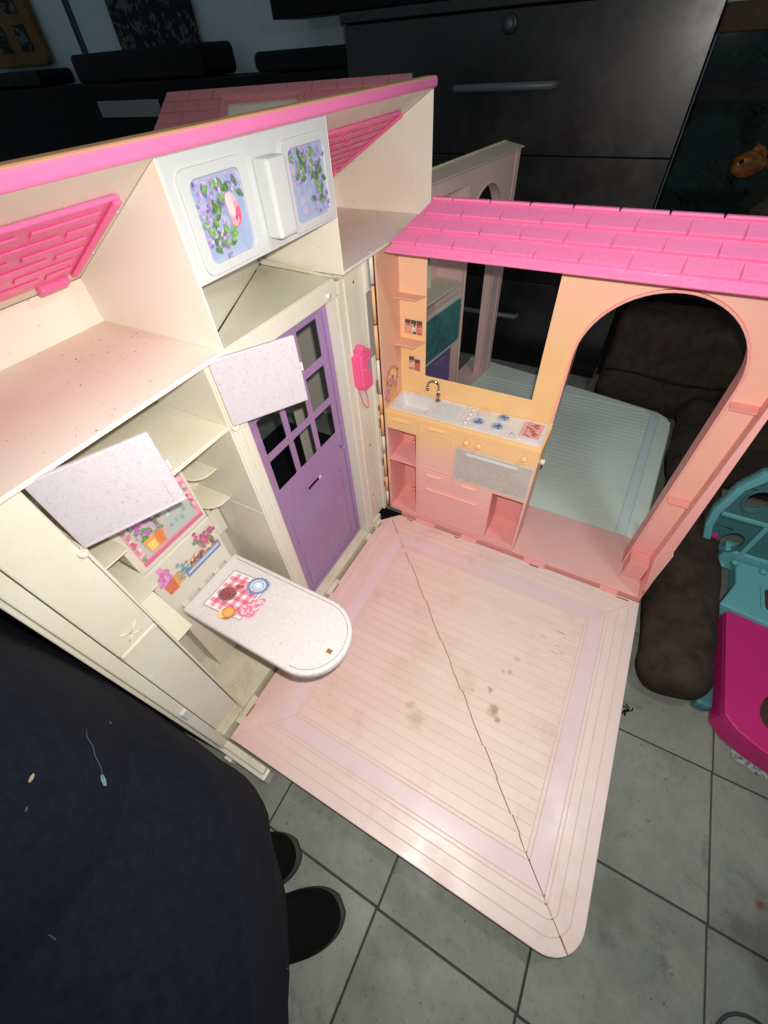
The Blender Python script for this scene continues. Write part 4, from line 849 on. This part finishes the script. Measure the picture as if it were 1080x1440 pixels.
tc(plate('gable_rim', gable, [gi], FY, .232, .2496, 'toy_teal', None, .003))
for hx, hz, hr in ((.922, .065, .036), (.905, .215, .032)): tc(plate('hole_rim', hl(hx, hz, hr + .007), [hl(hx, hz, hr)], FY, .244, .2496, 'toy_dark_teal', None, .0015))
tc(box('gable_bar', .86, 1.2, .243, .2496, .145, .157, 'toy_teal', None, .002)); tc(box('gable_post', .955, .967, .243, .2496, -.01, .1449, 'toy_teal', None, .002))
for px_, py_ in ((.955, .225), (1.02, .225), (1.09, .225)): tc(tube('peg', [(px_, py_, .012), (px_, py_, .020), (px_, py_, .022)], [.009, .008, .005], 'toy_teal', None, 12))
for k in range(5): tc(box('lid_rib', .952 + k * .0, .956, -.19 + k * .05, -.188 + k * .05, TZ + .006, -.013, 'toy_pink', None, .0005))
tc(tube('side_knob', [(.905, -.06, -.05), (.896, -.06, -.05), (.893, -.06, -.05)], [.013, .012, .007], 'toy_teal', None, 14))
tc(plate('floor_opening', rrect(1.02, 1.16, .10, .17, .012), [], FZ, .0121, .0128, 'rock', None, 0)); tc(plate('opening_rim', rrect(1.012, 1.168, .092, .178, .014), [rrect(1.02, 1.16, .10, .17, .012)], FZ, .0121, .016, 'toy_teal', None, .001))
tc(box('pink_inset', .872, .890, .2435, .2496, .02, .075, 'toy_pink', None, .002))
# ================================================================== person
def loft(name, secs, mat, parent=None, n=40, wob=0., seed=1, cap=True, ex=2.):
    random.seed(seed); ph_ = [random.uniform(0, 6.28) for _ in range(4)]; vs_, fs = [], []
    for i, (cx, cy, z, rx, ry, rot) in enumerate(secs):
        for k in range(n):
            a = 2 * math.pi * k / n; sq_ = 1 / (abs(math.cos(a)) ** ex + abs(math.sin(a)) ** ex) ** (1 / ex); f = sq_ * (1 + wob * (math.sin(5 * a + ph_[0] + i * .35) * .6 + math.sin(9 * a + ph_[1] - i * .5) * .4))
            x, y = rx * math.cos(a) * f, ry * math.sin(a) * f; c, s = math.cos(math.radians(rot)), math.sin(math.radians(rot)); vs_.append((cx + x * c - y * s, cy + x * s + y * c, z))
    for i in range(len(secs) - 1):
        for k in range(n): fs.append((i * n + k, i * n + (k + 1) % n, (i + 1) * n + (k + 1) % n, (i + 1) * n + k))
    if cap: fs += [tuple(range(n)), tuple(range(len(vs_) - n, len(vs_)))]
    o = mesh(name, vs_, fs, mat, parent, 0, True); return o
# body: one continuous skinned figure
J = [((-.03, -1.12, .74), .17), ((-.03, -1.14, .98), .16), ((-.05, -1.18, 1.22), .15), ((-.06, -1.20, 1.32), .055), ((-.05, -1.19, 1.42), .085), ((-.05, -1.18, 1.52), .07),
     ((.06, -1.15, .66), .15), ((.20, -1.03, .32), .10), ((.20, -1.01, .12), .07), ((.19, -1.00, .0), .06),
     ((-.09, -1.05, .66), .15), ((.05, -.98, .32), .10), ((.08, -.95, .12), .07), ((.075, -.945, .0), .06),
     ((.10, -1.28, 1.20), .06), ((.16, -1.36, .95), .05), ((.22, -1.34, .74), .04), ((-.20, -1.08, 1.20), .06), ((-.34, -1.16, .95), .05), ((-.34, -1.20, .74), .04)]
Ed = [(0, 1), (1, 2), (2, 3), (3, 4), (4, 5), (0, 6), (6, 7), (7, 8), (8, 9), (0, 10), (10, 11), (11, 12), (12, 13), (2, 14), (14, 15), (15, 16), (2, 17), (17, 18), (18, 19)]
me = bpy.data.meshes.new('person'); me.from_pydata([j[0] for j in J], Ed, []); PN = link('person', me, 'trousers', None)
sm = PN.modifiers.new('skin', 'SKIN'); sm.use_smooth_shade = True
for i, sv in enumerate(me.skin_vertices[0].data): sv.radius = (J[i][1], J[i][1]); sv.use_root = (i == 0)
ss = PN.modifiers.new('sub', 'SUBSURF'); ss.levels = 3; ss.render_levels = 3
tag(PN, 'person in dark loose top and black shoes standing at lower left, seen from above', 'person')
SH = loft('shirt', [(-.13, -1.10, .10, .30, .311, 0), (-.13, -1.10, .12, .302, .313, 0), (-.12, -1.105, .30, .345, .318, 0), (-.10, -1.108, .48, .385, .321, 0), (-.09, -1.12, .65, .36, .312, 6), (-.07, -1.14, .80, .31, .27, 15), (-.05, -1.16, 1.0, .25, .22, 30), (-.06, -1.18, 1.18, .23, .17, 35), (-.06, -1.19, 1.26, .15, .12, 35), (-.06, -1.20, 1.29, .08, .08, 35)], 'shirt', PN, 72, .008, 4, False, 3.4)
sb_ = SH.modifiers.new('sub', 'SUBSURF'); sb_.levels = 1; sb_.render_levels = 2; so = SH.modifiers.new('thick', 'SOLIDIFY'); so.thickness = .006
def wedge_loft(name, secs, mat, parent, n=120, p=26):
    vs_, fs = [], []
    for cx, cy, z, pl in secs:
        for k in range(n):
            a = 2 * math.pi * k / n; d = Vector((math.cos(a), math.sin(a)))
            r = sum(max(0., d.dot(Vector(nv).normalized()) / q) ** p for nv, q in pl) ** (-1 / p)
            r *= 1 + .006 * math.sin(7 * a + z * 9) + .006 * math.sin(19 * a - z * 11) * max(0, min(1, (.5 - z) * 4)) + .003 * math.sin(31 * a + z * 20)
            vs_.append((cx + d.x * r, cy + d.y * r, z))
    for i in range(len(secs) - 1):
        for k in range(n): fs.append((i * n + k, i * n + (k + 1) % n, (i + 1) * n + (k + 1) % n, (i + 1) * n + k))
    return mesh(name, vs_, fs, mat, parent, 0, True)
def pls(d1, d2, d3): return (((0, 1), d1), ((.61, .79), d2), ((1, .1), d3), ((-1, 0), .36), ((0, -1), .20), ((.6, -.8), .34), ((-.7, -.7), .36), ((-.7, .7), .42))
LG = wedge_loft('lower_garment', [(-.1, -1.108, .06, pls(.312, .40, .43)), (-.1, -1.108, .08, pls(.314, .41, .44)), (-.1, -1.108, .20, pls(.320, .438, .50)), (-.1, -1.108, .32, pls(.3215, .456, .535)), (-.1, -1.108, .44, pls(.320, .448, .52)), (-.1, -1.11, .54, pls(.30, .39, .44)), (-.09, -1.12, .66, pls(.25, .30, .34))], 'shirt', PN)
def scrap(name, p, nrm, a, b, rot, mat, par):
    nv = Vector(nrm).normalized(); u_ = nv.orthogonal().normalized(); v_ = nv.cross(u_); c, s = math.cos(rot), math.sin(rot); u_, v_ = u_ * c + v_ * s, v_ * c - u_ * s; p = Vector(p) + nv * .0035
    pl = [(-1, -.5), (-.2, -1), (.8, -.6), (1, .4), (.1, 1), (-.8, .6)]
    return mesh(name, [tuple(p + u_ * a * x + v_ * b * y + nv * h) for h in (0, .0008) for x, y in pl], [tuple(range(6)), tuple(range(6, 12))] + [(i, (i + 1) % 6, (i + 1) % 6 + 6, i + 6) for i in range(6)], mat, par)
scrap('paper_scrap', (.1858, -.8555, .6481), (.68, .68, .28), .0032, .0014, .2, 'flake_cream', SH); scrap('paper_scrap', (.1896, -.843, .5754), (.67, .72, .17), .0055, .0022, 1.2, 'flake_blue', SH)
tube('lint_thread', [(.1537, -.8176, .5943), (.161, -.8218, .5965), (.1682, -.8248, .590), (.1762, -.8293, .5885), (.1848, -.8344, .580), (.1925, -.8396, .5785)], .00025, 'lint', SH, 6)
for p_, n_ in (((.1264, -.8063, .4628), (.3, .95, 0)), ((.1995, -.8693, .6462), (.76, .63, .16)), ((.2454, -.9242, .5771), (.92, .34, .18)), ((.1368, -.8112, .5519), (.35, .94, 0)), ((.2267, -.8487, .3997), (.77, .45, .45)), ((.2454, -.8567, .3756), (.77, .45, .45)), ((.2459, -.9092, .4661), (.3, .9, .3)), ((.255, -.9418, .5311), (.4, .8, .47)), ((.3782, -.8963, .3662), (.56, .79, .24))):
    scrap('lint_speck', p_, n_, random.uniform(.0007, .0016), .0005, random.uniform(0, 3), 'lint', SH)
tube('lint_thread', [(.246, -.921, .585), (.250, -.923, .575), (.251, -.926, .57)], .00025, 'lint', SH, 6); tube('lint_thread', [(.262, -.946, .56), (.268, -.945, .55), (.272, -.950, .542)], .00025, 'lint', SH, 6)
def shoe(tx, ty, ang):
    S = empty('shoe', (0, 0, 0)); S.parent = PN
    c, s = math.cos(math.radians(ang)), math.sin(math.radians(ang))
    def ol(k, e): # outline of the shoe seen from above, toe at origin, heel at -x
        o = []
        for a, b in ((0, 0), (-.008, .026), (-.03, .043), (-.07, .050), (-.12, .046), (-.18, .038), (-.225, .034), (-.25, .018), (-.255, 0), (-.25, -.018), (-.225, -.034), (-.18, -.038), (-.12, -.044), (-.07, -.046), (-.03, -.036), (-.008, -.02)):
            a2, b2 = -.125 + (a + .125) * k + e, b * k; o.append((tx + a2 * c - b2 * s, ty + a2 * s + b2 * c))
        return o
    so_ = plate('sole', ol(1.03, 0), [], FZ, TZ + .001, TZ + .02, 'sole', S, .004)
    layers = [(1.0, 0, TZ + .0205), (1.0, 0, TZ + .035), (.95, -.004, TZ + .055), (.82, -.012, TZ + .07), (.6, -.03, TZ + .08)]
    vs_, fs = [], []
    for k, e, z in layers: vs_ += [(x, y, z + (.0 if z < TZ + .05 else .02 * max(0, min(1, -((x - tx) * c + (y - ty) * s) / .2)))) for x, y in ol(k, e)]
    for i in range(len(layers) - 1):
        for k in range(16): fs.append((i * 16 + k, i * 16 + (k + 1) % 16, (i + 1) * 16 + (k + 1) % 16, (i + 1) * 16 + k))
    fs += [tuple(range(16)), tuple(range(len(vs_) - 16, len(vs_)))]
    u_ = mesh('upper', vs_, fs, 'shoe', S, 0, True); q = u_.modifiers.new('sub', 'SUBSURF'); q.levels = 2; q.render_levels = 3; q2 = so_.modifiers.new('sub', 'SUBSURF'); q2.levels = 1; q2.render_levels = 2
shoe(.252, -.845, 38); shoe(.372, -.872, 40)
# ================================================================== small things on the tiles
random.seed(77); gv_, gf_ = [], []
for i in range(260):
    x, y = random.choice(((random.uniform(.76, 1.2), random.uniform(-.9, -.22)), (random.uniform(.1, .8), random.uniform(-1.05, -.77)))); r = random.uniform(.0005, .0017); b = len(gv_); an = random.uniform(0, 3)
    for k in range(4): gv_.append((x + r * random.uniform(.6, 1.3) * math.cos(an + k * 1.57), y + r * random.uniform(.6, 1.3) * math.sin(an + k * 1.57), TZ + .0002))
    gv_.append((x, y, TZ + r * .9)); gf_ += [(b, b + 1, b + 4), (b + 1, b + 2, b + 4), (b + 2, b + 3, b + 4), (b + 3, b, b + 4)]
gt = mesh('grit', gv_, gf_, 'crack'); gt['kind'] = 'stuff'; gt['label'] = 'crumbs and grit scattered on the grey tiles'; gt['category'] = 'grit'
gv_, gf_ = [], []
for i in range(80):
    if i < 55: x, y, z = random.uniform(-.20, -.01), random.uniform(-.745, -.50), .0183
    else: x, y, z = random.uniform(-.22, .0), random.uniform(-.79, -.42), .7397
    r = random.uniform(.0005, .0014); b = len(gv_); an = random.uniform(0, 3)
    for k in range(4): gv_.append((x + r * random.uniform(.6, 1.3) * math.cos(an + k * 1.57), y + r * random.uniform(.6, 1.3) * math.sin(an + k * 1.57), z))
    gv_.append((x, y, z + r * .9)); gf_ += [(b, b + 1, b + 4), (b + 1, b + 2, b + 4), (b + 2, b + 3, b + 4), (b + 3, b, b + 4)]
gt = mesh('crumbs', gv_, gf_, 'crack'); gt['kind'] = 'stuff'; gt['label'] = 'brown crumbs lying on the loft floor and lower cream sill'; gt['category'] = 'crumbs'
HC = tag(empty('hair_clip', (.776, -.263, TZ)), 'tiny black twisted hair clip on the tiles beside the pink floor', 'hair clip')
random.seed(3)
for i in range(6):
    a = random.uniform(0, 6.28); tube('prong', [(0, 0, .002), (.008 * math.cos(a), .008 * math.sin(a), .006), (.015 * math.cos(a + .5), .015 * math.sin(a + .5), .002)], .0016, 'black2', HC, 6)
tag(tube('blue_cable', [(1.017 + .055 * math.cos(a), -.715 + .055 * math.sin(a), TZ + .004) for a in [i / 20 * 5 + .3 for i in range(21)]], .0026, 'seam', None, 8), 'loop of dark blue cable at the lower right corner', 'cable')
